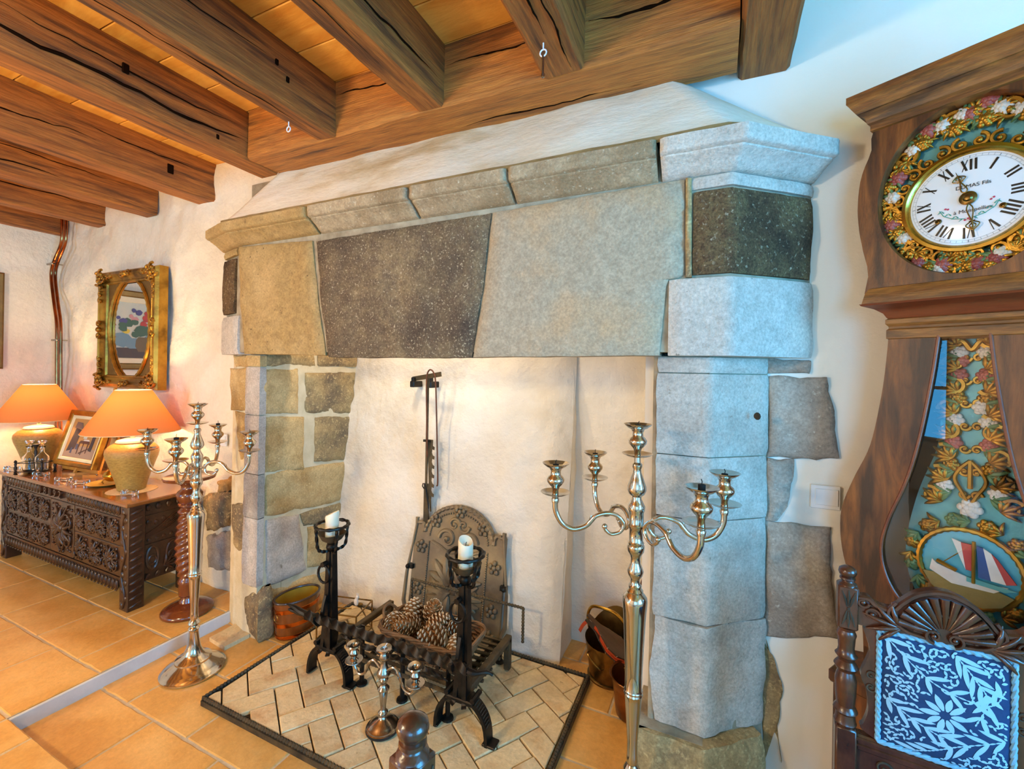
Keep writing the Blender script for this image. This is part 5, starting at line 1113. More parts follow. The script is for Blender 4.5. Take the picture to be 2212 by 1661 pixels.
blobs(cv, 'painted_violet', '#4d4a78', [petal(-.03, .54, .03), petal(.01, .56, .022), petal(.09, .45, .028, 9, 1.2), petal(.13, .48, .018)], -.0128); blobs(cv, 'painted_yellow', '#d8b93a', [petal(.07, .36, .026, 9, 1.3), petal(-.06, .37, .024)], -.0129)
# ================================================================== copper pipes in the corner
def pipe(dx, label):
    e = empty('copper_pipe', (0, 0, 0), label=label, cat='pipe', group='twin copper pipes in the corner')
    P = [onY(x+dx, y, 1.745) for x, y in ((136, 440), (136, 478), (136, 500), (133, 528), (119, 563), (113, 585), (113, 610), (119, 660), (124, 700), (124, 760), (124, 830), (124, 900), (124, 985))]
    b = B(); b.tube(spline(P, 5), .011, 10); b.obj('tube', copper, e)
    return e
p1_ = pipe(-1.5, 'left one of two copper pipes bending down the corner'); pipe(7, 'right one of two copper pipes bending down the corner')
for y, x in ((572, 118), (735, 128)):
    e = empty('pipe_clip', onY(x, y, 1.76), label='small steel pipe clip at the upper bend' if y < 600 else 'small steel pipe clip halfway down the copper pipes', cat='clip', group='clips on the copper pipes')
    b = B(); b.box((-.045, -.035, -.008), (.05, -.025, .008), ch=.003); b.tube([(.055, .03, 0), (.055, -.03, 0)], .005, 6); b.ell((.055, -.035, 0), (.009, .006, .009)); b.obj('strap', silver2, e)
# ================================================================== light switches
def switch(p, w_, h_, label):
    e = empty('light_switch', p, label=label, cat='switch'); b = B(); b.box((-w_/2, -.010, -h_/2), (w_/2, 0, h_/2), ch=.002); b.obj('plate', switchm, e)
    b = B(); b.box((-w_*.36, -.0145, -h_*.33), (w_*.42, -.009, h_*.36), ch=.0015); b.obj('rocker', switchm, e); return e
switch(onY(1782, 1073, 1.797), .083, .078, 'white rocker switch on plaster between pillar stones and clock'); switch(onY(484, 950, 1.797), .075, .075, 'white rocker switch on plaster beside the left pillar')
# ================================================================== long-case clock, turned to face into the room
CA = R_(-31.8); HUBP = C0+ray(2087, 424)*1.15
ck = empty('longcase_clock', (HUBP.x, HUBP.y, 0), CA, label='tall violin-shaped wooden longcase clock with enamel dial and painted brass pendulum', cat='clock')
HZ = HUBP.z
def strip(parent, name, outer, inner, y0, y1, mat):
    """board between two polylines of (u, z) points, with thickness y0..y1"""
    b = B(); n = 40; vs = []; fs = []
    for i in range(n+1):
        t = i/n; a = pl([(u, 0, z) for u, z in outer], t); c = pl([(u, 0, z) for u, z in inner], t)
        for p in (a, c):
            for y in (y0, y1): vs.append((p.x, y, p.z))
    for i in range(n):
        o, q = 4*i, 4*i+4; fs += [(o, q, q+2, o+2), (o+1, o+3, q+3, q+1), (o, o+1, q+1, q), (o+2, q+2, q+3, o+3)]
    fs += [(0, 2, 3, 1), (4*n, 4*n+1, 4*n+3, 4*n+2)]
    b.add(vs, fs); return b.obj(name, mat, parent, smooth=40)
def sp2(P, n=6): return [(p.x, p.z) for p in spline([(u, 0, z) for u, z in P], n)]
# hood front with its oval opening
hl = sp2([(-.196, 2.235), (-.206, 2.19), (-.203, 2.165), (-.226, 2.10), (-.234, 2.02), (-.231, 1.95), (-.220, 1.88), (-.207, 1.82), (-.206, 1.78), (-.213, 1.75), (-.213, 1.708)])
oc, orx, orz = 2.0, .186, .228
b = B(); N_ = 72; vs = []; fs = []
def hood_edge(a):
    c, s = math.cos(a), math.sin(a); zt, zb = 2.235-oc, 1.708-oc
    best = None
    for k in range(1, 900):
        r = k*.0005; z = oc+r*s; u = r*c
        half = .2
        for i in range(len(hl)-1):
            if hl[i][1] >= z >= hl[i+1][1] and hl[i][1] != hl[i+1][1]: half = -lerp(hl[i][0], hl[i+1][0], (hl[i][1]-z)/(hl[i][1]-hl[i+1][1])); break
        if r*s > zt or r*s < zb or abs(u) > half: return (u, z)
    return (u, z)
for i in range(N_):
    a = 2*PI*i/N_; u, z = hood_edge(a); iu, iz = orx*math.cos(a), oc+orz*math.sin(a)
    vs += [(u, -.0, z), (iu, -.0, iz), (iu*.985, .012, oc+(iz-oc)*.985), (iu*.985, .05, oc+(iz-oc)*.985), (u, .03, z)]
for i in range(N_):
    j = (i+1) % N_
    for q in range(4): fs.append((5*i+q, 5*i+q+1, 5*j+q+1, 5*j+q))
b.add(vs, fs); b.obj('hood_front', clockw, ck, smooth=40)
b = B(); P = [(u, z) for u, z in hl]; n = len(P)
for s in (-1, 1):
    vs = [(s*u, y, z) for u, z in P for y in (.028, .25)]; b.add(vs, [(2*i, 2*i+2, 2*i+3, 2*i+1) for i in range(n-1)])
b.add([(u, .25, z) for u, z in P]+[(-u, .25, z) for u, z in P], [(i, i+1, n+i+1, n+i) for i in range(n-1)]); b.obj('hood_case', clockw, ck)
# cornice and mouldings: profile swept round three sides
def mould(name, prof, mat, hw, y0, y1, off=0):
    b = B(); plan = [(-hw, y1), (-hw, y0), (hw, y0), (hw, y1)]; Pn = [V((x, y)) for x, y in plan]; N2 = [V((-1, 0)), V((-1, -1)), V((1, -1)), V((1, 0))]; m_ = len(prof); vs = []; fs = []
    for p, nn in zip(Pn, N2):
        for o_, z in prof: vs.append((p.x+nn.x*o_, p.y+nn.y*o_, z))
    for k in range(3):
        for q in range(m_-1): fs.append((k*m_+q, (k+1)*m_+q, (k+1)*m_+q+1, k*m_+q+1))
    fs += [(0, m_, 2*m_, 3*m_), tuple(k*m_+m_-1 for k in range(4))]
    b.add(vs, fs); return b.obj(name, mat, ck, smooth=30)
mould('cornice', [(0, 2.222), (.008, 2.224), (.008, 2.240), (.014, 2.246), (.018, 2.262), (.030, 2.275), (.034, 2.276), (.044, 2.292), (.052, 2.306), (.054, 2.308), (.054, 2.328), (.0, 2.33)], clockw2, .196, 0, .25)
mould('hood_base_board', [(0, 1.706), (.014, 1.706), (.016, 1.712), (.010, 1.742), (.003, 1.756), (-.01, 1.76)], clockw2, .198, -.004, .24)
mould('cove_moulding', [(0, 1.664), (.004, 1.668), (.010, 1.68), (.028, 1.694), (.050, 1.702), (.054, 1.707), (0, 1.708)], clockred, .155, .0, .22)
mould('neck_moulding', [(0, 1.606), (.004, 1.608), (.004, 1.632), (.0, 1.636), (.0, 1.642), (.006, 1.650), (.006, 1.662), (0, 1.666)], clockw2, .155, .0, .22)
# trunk
tl = sp2([(-.155, 1.612), (-.158, 1.56), (-.168, 1.449), (-.193, 1.297), (-.231, 1.194), (-.260, 1.102), (-.265, 1.03), (-.255, .947), (-.225, .841), (-.205, .76), (-.20, .66)])
dl = sp2([(-.048, 1.612), (-.053, 1.56), (-.062, 1.48), (-.084, 1.327), (-.110, 1.207), (-.147, 1.092), (-.163, 1.007), (-.152, .932), (-.118, .872), (-.06, .835), (0, .825)])
strip(ck, 'trunk_side', tl, dl, .0, .022, clockw); strip(ck, 'trunk_side', [(-u, z) for u, z in tl], [(-u, z) for u, z in dl], .0, .022, clockw)
b = B()
for s in (-1, 1): b.tube([(s*u, -.001, z) for u, z in dl], .004, 6)
b.obj('door_bead', clockred, ck)
b = B()
for s in (-1, 1):
    n = len(tl); b.add([(s*u, y, z) for u, z in tl for y in (.022, .2)], [(2*i, 2*i+2, 2*i+3, 2*i+1) for i in range(n-1)])
b.obj('trunk_case', clockw, ck)
b = B(); n = len(tl); b.add([(u, .2, z) for u, z in tl]+[(-u, .2, z) for u, z in tl], [(i, i+1, n+i+1, n+i) for i in range(n-1)]); b.obj('trunk_back', black, ck)
b = B(); b.box((-.20, .0, .60), (.20, .2, .70)); b.box((-.27, -.02, 0), (.27, .22, .58), ch=.004); b.box((-.29, -.035, 0), (.29, .23, .10), ch=.006); b.box((-.28, -.03, .56), (.28, .225, .60), ch=.006); b.obj('plinth', clockw, ck)
b = B(); D = [(u, z) for u, z in dl]; b.add([(u, .010, z) for u, z in D]+[(-u, .010, z) for u, z in D], [(i, i+1, len(D)+i+1, len(D)+i) for i in range(len(D)-1)])
b.obj('door_glass', PM('door_glass', '#ffffff', None, rough=.0, trans=1, ior=1.5, bump=0), ck, smooth=0); 
gl = ck.children[-1]
md = gl.modifiers.new('t', 'SOLIDIFY'); md.thickness = .002
# dial and embossed surround
ds = empty('dial_plate', (0, .035, HZ), parent=ck)
b = B(); n = 72
vs = [(0, .02, 0)]+[((orx+.02)*math.cos(2*PI*i/n), .012, oc-HZ+(orz+.02)*math.sin(2*PI*i/n)) for i in range(n)]; b.add(vs, [(0, 1+i, 1+(i+1) % n) for i in range(n)]); b.obj('turquoise_ground', turq, ds, smooth=0)
b = B(); b.lathe([(.118, .0), (.121, .010), (.128, .016), (.136, .014), (.139, .006), (.139, -.002)], seg=72, M=rotm('X', 90)); b.obj('bezel', brass, ds, smooth=50)
b = B(); b.lathe([(.119, .003), (.10, .007), (.05, .010), (0, .011)], seg=64, M=rotm('X', 90), cap=False); b.obj('enamel_dial', enamel, ds, smooth=60)
NUM = ['XII', 'I', 'II', 'III', 'IIII', 'V', 'VI', 'VII', 'VIII', 'IX', 'X', 'XI']
def stroke(bb, p, q, w_, M): 
    p, q = V((p[0], p[1])), V((q[0], q[1])); d = (q-p).normalized(); s = V((-d.y, d.x))*w_/2
    bb.add([(p.x+s.x, 0, p.y+s.y), (p.x-s.x, 0, p.y-s.y), (q.x-s.x, 0, q.y-s.y), (q.x+s.x, 0, q.y+s.y)], [(0, 1, 2, 3)], M)
for k, nm in enumerate(NUM):
    bb = B(); a = -2*PI*k/12; M = Matrix.Rotation(-a, 4, 'Y')@trm(0, -.0085, .087)
    wd = {'I': .0092, 'V': .016, 'X': .015}; tot = sum(wd[c] for c in nm); x = -tot/2; h_ = .0165
    for c in nm:
        w2 = wd[c]; xm = x+w2/2
        if c == 'I': stroke(bb, (xm, -h_), (xm, h_), .0050, M)
        elif c == 'V': stroke(bb, (x+.002, h_), (xm, -h_), .0048, M); stroke(bb, (x+w2-.002, h_), (xm, -h_), .0018, M)
        else: stroke(bb, (x+.002, h_), (x+w2-.002, -h_), .0048, M); stroke(bb, (x+w2-.002, h_), (x+.002, -h_), .0018, M)
        x += w2
    bb.obj('roman_numeral', inkblk, ds, smooth=0)
bb = B()
for k in range(60):
    a = 2*PI*k/60; M = Matrix.Rotation(a, 4, 'Y')@trm(0, -.0065, .1105); stroke(bb, (0, -.003), (0, .003), .0006 if k % 5 else .0016, M)
for r in (.1075, .1135):
    for k in range(90):
        a0, a1 = 2*PI*k/90, 2*PI*(k+1)/90; bb.add([(r*math.sin(a0), -.0066, r*math.cos(a0)), (r*math.sin(a1), -.0066, r*math.cos(a1)), ((r+.0005)*math.sin(a1), -.0066, (r+.0005)*math.cos(a1)), ((r+.0005)*math.sin(a0), -.0066, (r+.0005)*math.cos(a0))], [(0, 1, 2, 3)])
tag(bb.obj('minute_track', PM('grey_ink', '#8a8a8c', None, bump=0), ds, smooth=0), kind='stuff')
text('DUMAS Fils', .0135, inkblk, ds, trm(.008, -.0118, .032)@rotm('X', 90), .0002, 'maker_lettering'); text('à Montpellier', .0135, PM('brown_ink', '#5b4a44', None, bump=0), ds, trm(.008, -.0118, -.032)@rotm('X', 90)@Matrix.Shear('XZ', 4, (0, 0)), .0002, 'town_lettering')
bb = B()
for s in (-1, 1):
    bb.tube([(s*x, -.0115, z) for x, z in ((.006, -.052), (.03, -.046), (.048, -.034), (.056, -.018))], .0008, 4)
    for t in range(7): x, z = .012+.007*t, -.051+.005*t; bb.tube([(s*x, -.0115, z), (s*(x+.006), -.0115, z+(.007 if t % 2 else -.006))], [.0014, .0003], 4)
bb.obj('painted_garland', PM('garland_green', '#3f9a80', None, bump=0), ds)
bb = B()
for x, z in ((-.044, -.016), (-.039, -.018), (.046, -.010), (.041, -.014), (.0, -.052), (.004, -.056), (-.006, -.055)): bb.ell((x, -.0112, z), (.0026, .0008, .0026), 8, 4)
bb.obj('painted_blossom', PM('blossom_red', '#c0405a', None, bump=0), ds)
for x, z in ((-.058, -.046), (.062, -.036)):
    bb = B(); bb.lathe([(.0065, 0), (.007, .003), (.004, .004), (.0035, .0)], (0, 0, 0), 16, M=trm(x, -.009, z)@rotm('X', 90)); bb.ell((x, -.010, z), (.0035, .001, .0035), 8, 4); bb.obj('winding_hole', brassold, ds)
def hand(L_, ang, y, nm, tail):
    bb = B(); P = spline([(0, 0, .016), (-.006, 0, L_*.30), (-.002, 0, L_*.55), (0, 0, L_*.62)], 4); Q = [V((-p.x, p.y, p.z)) for p in P]; bb.tube(P, .0016, 5); bb.tube(Q, .0016, 5)
    for sx in (-1, 1):
        bb.tube(spline([(0, 0, L_*.62), (sx*.013, 0, L_*.72), (0, 0, L_*.86)], 5), .0015, 5); bb.tube(spline([(0, 0, L_*.66), (sx*.006, 0, L_*.74), (0, 0, L_*.82)], 5), .0014, 5)
    bb.tube([(0, 0, L_*.60), (0, 0, L_)], [.0025, .0006], 5); bb.tube([(-.006, 0, L_*.62), (.006, 0, L_*.62)], .0012, 5)
    o = bb.obj(nm, brassold, ds); o.location = (0, y, 0); o.rotation_euler = (0, ang, 0); return o
hand(.078, R_(-18), -.017, 'hour_hand', 0); hand(.102, R_(172), -.021, 'minute_hand', 0)
bb = B(); bb.lathe([(.017, 0), (.0175, .003), (.012, .006), (.010, .006), (.006, .010), (0, .011)], seg=28, M=trm(0, -.014, 0)@rotm('X', 90)); bb.obj('hub', brassold, ds)
# relief flowers, leaves and scrolls around the dial
rnd = random.Random(21)
ROSE = {}
def rose3(key, M, c, r, par=None):
    bb = B() if isinstance(key, str) else key
    for ring, k in ((1., 6), (.62, 5), (.3, 3)):
        for i in range(k):
            a = 2*PI*i/k+ring*2; bb.ell(M@V((c[0]+.55*r*ring*math.cos(a), c[1]+.55*r*ring*math.sin(a), .006+.006*(1-ring))), (r*.36, r*.3, r*.36), 7, 5)
    if bb is not key: bb.obj({'r': 'red_rose', 'w': 'white_rose', 'l': 'green_bud', 'g': 'gilt_rose'}[key], {'r': rosep, 'w': whitep, 'l': leafp, 'g': gold}[key], par, smooth=60)
def spray(key, M, c, a, L_, n, w_, dz, par):
    bb = B(); leafspray(bb, M, c, a, L_, n, w_, dz); bb.obj('leaf_spray', leafp if key == 'l' else gold, par, smooth=60)
def curl(M, c, r, a, t, hd, th, dz, par): bb = B(); scroll(bb, M, c, r, a, t, hd, th, dz); bb.obj('gilt_scroll', gold, par, smooth=60)
Md = trm(0, .004, oc-HZ)@Mx
for k in range(46):
    a = 2*PI*k/46+.02; rr = rnd.uniform(.84, .97); u, z = orx*rr*math.cos(a), orz*rr*math.sin(a)
    if math.hypot(u, z+(oc-HZ)) < .150:
        curl(Md, (u, z), .016, rnd.uniform(0, 6), 1.2, 1 if k % 2 else -1, .0055, .006, ds); continue
    q = k % 5
    if q == 0: rose3('r', Md, (u, z), .026, ds); spray('l', Md, (u, z), a+1.2, .04, 3, .9, .003, ds)
    elif q == 2: rose3('w', Md, (u, z), .024, ds); spray('l', Md, (u, z), a-1.2, .04, 3, .9, .003, ds)
    elif q == 1: rose3('g', Md, (u, z), .024, ds); spray('g', Md, (u, z), a, .045, 4, .8, .004, ds)
    else: curl(Md, (u, z), .028, rnd.uniform(0, 6), 1.4, 1 if k % 2 else -1, .008, .006, ds); spray('g', Md, (u*.94, z*.94), a+2, .04, 4, .8, .004, ds)
for k in range(40):
    a = 2*PI*k/40+.1; c = (orx*.90*math.cos(a), orz*.80*math.sin(a)) if abs(math.sin(a)) > .45 else (orx*.93*math.cos(a), orz*.9*math.sin(a))
    if math.hypot(c[0], c[1]+(oc-HZ)) > .148: spray('g' if k % 3 else 'l', Md, c, a+k, .034, 4, .9, .003, ds)
for c, kk in (((0, .195), 'r'), ((-.055, .185), 'w'), ((.055, .185), 'w'), ((-.10, .155), 'g'), ((.10, .155), 'g'), ((0, -.205), 'g'), ((-.05, -.195), 'r'), ((.05, -.195), 'r'), ((-.028, .168), 'g'), ((.028, .168), 'g')): rose3(kk, Md, c, .026, ds); spray('l', Md, c, 2.6, .04, 3, 1., .003, ds); spray('g', Md, c, .4, .04, 4, .9, .003, ds)
for k in range(26):
    a = 2*PI*k/26; u, z = .150*math.cos(a), .150*math.sin(a)-(oc-HZ); curl(Md, (u, z), .018, a, 1.3, 1 if k % 2 else -1, .006, .007, ds)
# pendulum behind the door glass
pn = empty('pendulum', (0, .07, 0), parent=ck)
ol = [(-.052, 1.615), (-.050, 1.50), (-.062, 1.40), (-.070, 1.30), (-.100, 1.20), (-.115, 1.14), (-.13, 1.06), (-.137, .98), (-.125, .90), (-.09, .845), (0, .825)]
b = B(); q2 = sp2(ol, 4); b.add([(u, 0, z) for u, z in q2]+[(-u, 0, z) for u, z in q2]+[(u, .008, z) for u, z in q2]+[(-u, .008, z) for u, z in q2], [(i, i+1, len(q2)+i+1, len(q2)+i) for i in range(len(q2)-1)]); b.obj('turquoise_plate', turq, pn, smooth=0)
Mp = Mx
def hwid(z):
    for i in range(len(q2)-1):
        if q2[i][1] >= z >= q2[i+1][1]: return -q2[i][0]
    return .05
for k in range(30):
    z = 1.60-k*.0155; hw = hwid(z)
    if z < 1.15: break
    for s in (-1, 1):
        u = s*hw*.72; m_ = k % 4
        if m_ == 0: curl(Mp, (u, z), .024, rnd.uniform(0, 6), 1.4, s, .008, .006, pn)
        elif m_ == 1: spray('g', Mp, (u*.7, z), (0 if s > 0 else PI)+.6*s, .05, 5, .9, .005, pn)
        elif m_ == 2: rose3('rgw'[k % 3], Mp, (u*.7, z), .022, pn)
        else: spray('l', Mp, (u*.5, z), (0 if s > 0 else PI), .045, 4, 1., .004, pn); curl(Mp, (s*.012, z), .012, 0, 1.2, s, .005, .006, pn)
rb2 = B()
for s in (-1, 1): rb2.tube([Mp@V(p) for p in spline([(0, 1.275, .008), (s*.02, 1.25, .009), (s*.03, 1.22, .008), (s*.012, 1.18, .008), (0, 1.15, .008)], 5)], .005, 6)
rb2.tube([Mp@V((0, 1.275, .008)), Mp@V((0, 1.20, .009))], .006, 6); rb2.obj('gilt_ribbon', gold, pn)
for c, r, q in (((0, 1.145), .03, 'w'), ((.02, 1.42), .024, 'w'), ((-.02, 1.545), .02, 'r')): rose3(q, Mp, c, r, pn)
rb2 = B(); rb2.tube([Mp@V(p) for p in spline([(-.05, 1.58, .006), (-.02, 1.60, .01), (0, 1.575, .01), (.02, 1.60, .01), (.05, 1.58, .006)], 5)], .007, 6); rb2.obj('gilt_swag', gold, pn)
BC, BR = .985, .102
for k in range(24):
    a = 2*PI*k/24; c = (BR*1.18*math.cos(a)*1.02, BC+BR*1.22*math.sin(a))
    if k % 2: rose3('rlwglg'[k % 6], Mp, c, .022, pn)
    else: spray('l' if k % 4 else 'g', Mp, c, a+1.5, .04, 4, 1., .004, pn)
b = B(); b.add([(0, -.016, BC)]+[(BR*math.cos(2*PI*i/48), -.008, BC+BR*math.sin(2*PI*i/48)) for i in range(48)], [(0, 1+i, 1+(i+1) % 48) for i in range(48)]); sd = b.obj('ship_medallion', PM('medallion_sky', '#3f93a8', '#5aa6b4', 8, rough=.35, bump=.1), pn, smooth=60)
b = B(); b.tube([(BR*math.cos(2*PI*i/72), -.010, BC+BR*math.sin(2*PI*i/72)) for i in range(72)], [.006*(1+.4*(i % 2)) for i in range(72)], 7, closed=True); b.obj('beaded_ring', gold, pn)
def fl(name, mat, polys, y=-.018):
    b = B()
    for k, P in enumerate(polys): b.prism(P, 0, .003+.0006*k, trm(0, y+.001, BC)@Mx)
    return b.obj(name, mat, sd, smooth=0)
fl('sea', PM('medallion_sea', '#7a6a3a', '#8f7c48', 10, rough=.4), [[(-.09, -.035), (-.05, -.03), (0, -.045), (.05, -.035), (.085, -.045), (.065, -.075), (.03, -.092), (-.03, -.092), (-.07, -.07)]])
fl('hull', whitep, [[(-.075, -.025), (-.07, .005), (-.06, -.005), (.02, -.025), (.075, -.02), (.05, -.042), (-.03, -.048)]], -.020)
fl('deck_rail', PM('medallion_teal', '#5c9c98', None, bump=.1), [[(.0, -.018), (.09, -.022), (.07, -.032), (.0, -.03)]], -.022)
blu = PM('sail_blue', '#2f4a7c', None, bump=.1); redp = PM('sail_red', '#a83c36', None, bump=.1)
fl('sail_blue_stripe', blu, [[(.018, .07), (.03, .068), (.045, -.012), (.022, -.012)]], -.021); fl('sail_white_stripe', whitep, [[(.03, .068), (.045, .058), (.072, -.012), (.045, -.012)]], -.021); fl('sail_red_stripe', redp, [[(.045, .058), (.055, .048), (.09, -.005), (.072, -.012)]], -.021)
fl('fore_sail', redp, [[(-.012, .07), (.008, .07), (.010, .0), (-.002, .0)]], -.021); fl('fore_sail_stripe', whitep, [[(-.03, .075), (-.012, .07), (-.002, .0), (-.010, .02)]], -.021)
b = B(); b.tube([(.013, -.024, BC-.03), (.013, -.024, BC+.08)], .004, 6); b.tube([(-.06, -.022, BC+.005), (-.02, -.022, BC-.01)], .005, 6); b.tube([(-.05, -.022, BC+.0), (.013, -.022, BC+.075)], .0012, 4); b.obj('mast', gold, sd)
# ================================================================== carved chairs
def chair(loc, rz, label):
    e = empty('carved_chair', loc, rz, label=label, cat='chair', group='carved chairs with blue upholstered backs')
    W_ = .354
    blk = lambda bb, x, z0, z1, s=.021: bb.box((x-s, -s, z0), (x+s, s, z1), ch=.004)
    turn = [(.0205, .868), (.017, .860), (.021, .850), (.019, .842), (.017, .815), (.019, .803), (.024, .797), (.019, .790), (.017, .784), (.023, .776), (.026, .770), (.022, .763), (.017, .757), (.020, .748), (.023, .735), (.022, .70), (.019, .672), (.024, .665), (.026, .659), (.020, .652), (.022, .635), (.024, .63), (.021, .622)]
    fin = [(.021, .973), (.019, .978), (.014, .981), (.013, .984), (.017, .988), (.0165, .992), (.013, .994), (.017, .998), (.0195, 1.005), (.018, 1.013), (.012, 1.018), (.006, 1.021), (0, 1.022)]
    for x in (0, W_):
        b = B(); blk(b, x, .868, .975); b.lathe(turn, (x, 0, 0), 20); blk(b, x, .44, .624, .022); b.box((x-.02, -.02, 0), (x+.02, .02, .44), ch=.004); po = b.obj('post', chairw, e, smooth=40)
        b = B(); b.lathe(fin, (x, 0, 0), 20); b.obj('finial', chairw, po, smooth=50)
        b = B()
        for sx in (-1, 1):
            for sz in (-1, 1): b.tube([(x+sx*.003, -.0215, .921+sz*.004), (x+sx*.007, -.022, .921+sz*.022), (x+sx*.013, -.0215, .921+sz*.042)], [.001, .0035, .001], 5)
        for sz in (-1, 1): b.tube([(x, -.0215, .921+sz*.006), (x, -.022, .921+sz*.025), (x, -.0215, .921+sz*.046)], [.001, .004, .001], 5)
        b.ell((x, -.0215, .921), (.004, .003, .004), 8, 5); b.obj('incised_star', soot, po)
    cresttop = [(.02, .955), (.04, .957), (.055, .945), (.085, .942), (.105, .965), (.13, .99), (.16, 1.004), (.177, 1.006)]
    tp = sp2(cresttop, 5); tp = tp+[(W_-u, z) for u, z in tp[::-1][1:]]
    b = B(); b.prism([(u, z) for u, z in tp]+[(W_-.02, .885), (.02, .885)], -.012, .014, Mx); cr_ = b.obj('crest_rail', chairw, e, smooth=40)
    b = B(); b.tube([(u, -.014, z-.004) for u, z in tp], .006, 6); b.obj('crest_moulding', chairw, cr_)
    b = B(); cxm, czm = W_/2, .905
    for k in range(13):
        a = R_(8+164*k/12); b.tube([(cxm+.018*math.cos(a), -.016, czm+.018*math.sin(a)), (cxm+.05*math.cos(a), -.020, czm+.05*math.sin(a)*1.05), (cxm+.082*math.cos(a), -.017, czm+.082*math.sin(a)*1.05)], [.003, .008, .0105], 6)
    n = 14; b.tube([(cxm+.052*math.cos(PI*i/n), -.020, czm+.05*math.sin(PI*i/n)) for i in range(n+1)], .005, 6)
    for s in (-1, 1): scroll(b, trm(0, -.014, 0)@Mx, (cxm+s*.018, .902), .016, -PI/2, 1.4, s, .005, .005)
    b.obj('shell_carving', chairw, cr_, smooth=60)
    for s in (-1, 1):
        b = B(); M = trm(cxm, -.012, 0)@Mx; leafspray(b, M, (s*.075, .90), (PI if s < 0 else 0)+s*.25, .075, 5, .55, .004); scroll(b, M, (s*.130, .918), .016, 0, 1.3, -s, .0045, .004); scroll(b, M, (s*.148, .943), .012, 0, 1.3, s, .005, .005)
        b.tube([M@V(p) for p in spline([(s*.03, .892, .004), (s*.07, .90, .006), (s*.10, .93, .006), (s*.085, .96, .004)], 5)], .005, 6)
        b.obj('leaf_carving', chairw, cr_, smooth=60)
    sl = sp2([(.062, .886), (.034, .878), (.040, .85), (.045, .82), (.030, .77), (.030, .752), (.040, .725), (.044, .68), (.036, .645), (.030, .63), (.062, .612)], 5)
    for s in (0, 1):
        b = B(); P = [((W_-u) if s else u, z) for u, z in sl]; b.prism(P, -.009, .009, Mx); so = b.obj('side_slat', chairw, e, smooth=40)
        b = B()
        for dz, hd in ((.766, 1), (.738, -1)): scroll(b, trm(0, -.010, 0)@Mx, ((W_-.048) if s else .048, dz), .012, 0, 1.2, hd, .0022, .001)
        b.obj('incised_scroll', soot, so)
    b = B(); b.box((.02, -.014, .575), (W_-.02, .014, .614), ch=.004); b.tube([(.02, -.015, .605), (W_-.02, -.015, .605)], .004, 6); b.tube([(.02, -.015, .590), (W_-.02, -.015, .590)], .003, 6); b.obj('lower_rail', chairw, e)
    ap = [(.02, .575), (.02, .52), (.06, .50), (.12, .515), (W_/2, .535), (W_-.12, .515), (W_-.06, .50), (W_-.02, .52), (W_-.02, .575)]
    b = B(); b.prism(ap, -.009, .009, Mx); a_ = b.obj('apron', chairw, e); b = B(); scroll(b, trm(0, -.010, 0)@Mx, (.075, .55), .018, 0, 1.2, 1, .003, .001); scroll(b, trm(0, -.010, 0)@Mx, (W_-.075, .55), .018, 0, 1.2, -1, .003, .001); b.obj('incised_scroll', soot, a_)
    # upholstered back panel
    u0, u1, v0, v1 = .062, W_-.062, .616, .884
    b = B(); n = 16; vs = []; fs = []
    for j in range(n+1):
        for i in range(n+1):
            s, t = i/n, j/n; bul = .022*(math.sin(PI*s)*math.sin(PI*t))**.45 if 0 < s < 1 and 0 < t < 1 else 0; vs.append((lerp(u0, u1, s), -.010-bul, lerp(v0, v1, t)))
    for j in range(n):
        for i in range(n): a = j*(n+1)+i; fs.append((a, a+1, a+n+2, a+n+1))
    b.add(vs, fs); b.box((u0, -.011, v0), (u1, .010, v1)); pa = b.obj('back_pad', navy, e, smooth=60)
    def surf(u, z): s, t = (u-u0)/(u1-u0), (z-v0)/(v1-v0); s, t = min(.999, max(.001, s)), min(.999, max(.001, t)); return -.0108-.022*(math.sin(PI*s)*math.sin(PI*t))**.45
    pb = B(); rnd = random.Random(5)
    def leaf(u, z, a, L_, w_, n=5):
        vs = []; 
        for i in range(n+1):
            t = i/n; ww = w_*math.sin(PI*min(1, .06+.94*t))**.8*(1 if t < 1 else 0); uu, zz = u+L_*t*math.cos(a), z+L_*t*math.sin(a); du, dz = -math.sin(a)*ww, math.cos(a)*ww
            for sg in (1, -1): p = (uu+sg*du, zz+sg*dz); vs.append((p[0], surf(*p), p[1]))
        pb.add(vs, [(2*i, 2*i+2, 2*i+3, 2*i+1) for i in range(n)])
    def inside(u, z, m_=.010): return u0+m_ < u < u1-m_ and v0+m_ < z < v1-m_
    def put(u, z, a, L_, w_):
        if inside(u, z, .006) and inside(u+L_*math.cos(a), z+L_*math.sin(a), .006): leaf(u, z, a, L_, w_)
    mu, mz = (u0+u1)/2, (v0+v1)/2
    for cu, cz_, big in ((mu+.0, mz-.015, .036), (mu-.055, mz+.10, 0), (mu+.06, mz+.095, 0)):
        if big:
            for k in range(10): put(cu+.010*math.cos(k*.628), cz_+.010*math.sin(k*.628), k*.628+.1, big*(.85+.15*(k % 2)), .0062)
    taken = []
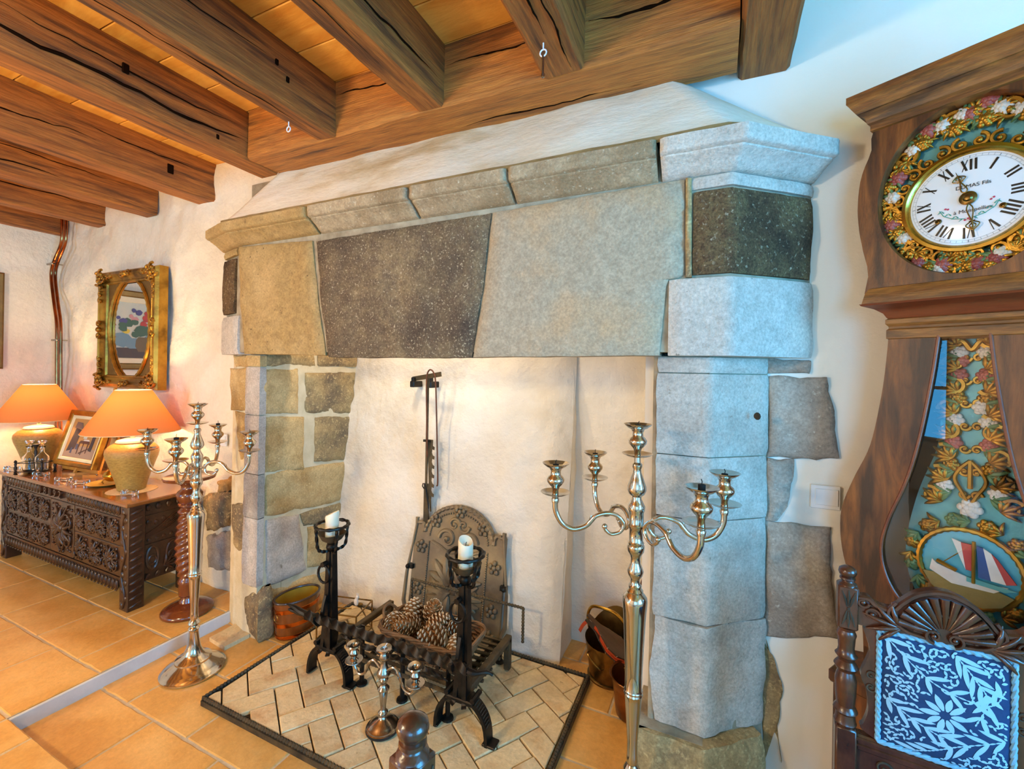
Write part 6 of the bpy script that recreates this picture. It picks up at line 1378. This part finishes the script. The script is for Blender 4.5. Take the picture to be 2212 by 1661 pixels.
    for stem_ in ([(mu-.10, mz+.12), (mu-.02, mz+.05), (mu+.07, mz+.03), (mu+.10, mz+.07)], [(mu+.10, mz-.04), (mu+.03, mz-.075), (mu-.02, mz-.11), (mu-.06, mz-.13)], [(mu-.10, mz-.02), (mu-.05, mz-.05), (mu+.0, mz-.07)], [(mu+.02, mz+.12), (mu+.05, mz+.08), (mu+.07, mz+.04), (mu+.05, mz-.02)]):
        P = spline([(u, 0, z) for u, z in stem_], 7)
        for i in range(len(P)-1):
            d = P[i+1]-P[i]; a = math.atan2(d.z, d.x); put(P[i].x, P[i].z, a, d.length*1.1, .0018)
            if i % 3 == 0:
                for sg in (1, -1): put(P[i].x, P[i].z, a+sg*rnd.uniform(.5, .75), rnd.uniform(.034, .050), .0048); taken.append((P[i].x+.02*math.cos(a+sg*.6), P[i].z+.02*math.sin(a+sg*.6)))
    # fill the ground with small sprigs
    for i in range(18):
        for j in range(21):
            u, z = lerp(u0+.012, u1-.012, (i+.5*(j % 2))/17.5), lerp(v0+.012, v1-.012, j/20)
            if math.hypot(u-mu, z-mz+.015) < .048 or any(math.hypot(u-q[0], z-q[1]) < .016 for q in taken): continue
            a = rnd.uniform(0, 6.28); put(u, z, a, rnd.uniform(.009, .013), .0028); put(u, z, a+2.2, rnd.uniform(.007, .010), .0022)
    tag(pb.obj('leaf_print', paleblue, pa, smooth=0), kind='stuff')
    b = B(); P = [(u0, v0), (u1, v0), (u1, v1), (u0, v1), (u0, v0)]; N_ = 150
    for ph_ in (0, PI): b.tube([V((p.x+.0025*math.sin(i*1.3+ph_), -.014-.002*math.cos(i*1.3+ph_), p.y+.0025*math.sin(i*1.3+ph_))) for i, p in enumerate([pl([(x, y, 0) for x, y in P], i/N_) for i in range(N_)])], .0042, 6, closed=True)
    b.obj('braid_trim', gimp, pa)
    # seat and front legs
    b = B(); b.box((-.03, -.38, .40), (W_+.03, .0, .44), ch=.006); b.obj('seat_frame', chairw, e)
    b = B(); b.box((-.015, -.37, .44), (W_+.015, -.03, .475), ch=.015); b.obj('seat_pad', navy, e)
    for x in (-.005, W_+.005):
        b = B(); b.box((x-.022, -.375, .33), (x+.022, -.331, .40), ch=.004); b.lathe([(.016, 0), (.022, .02), (.016, .04), (.018, .06), (.022, .2), (.016, .26), (.024, .275), (.016, .29), (.022, .33)], (x, -.353, 0), 18); b.obj('front_leg', chairw, e, smooth=40)
    return e
p0 = C0+ray(1831, 1237)*1.12; chair((p0.x, p0.y, 0), R_(-5.35), 'carved chair with blue leaf-patterned back, in front of the clock')
p0 = C0+ray(893, 1545)*.53; ax = V((.2, .98)); chair((p0.x-ax.x*.354, p0.y-ax.y*.354, UF), R_(78.5), 'carved chair seen only by one finial post at the bottom edge')
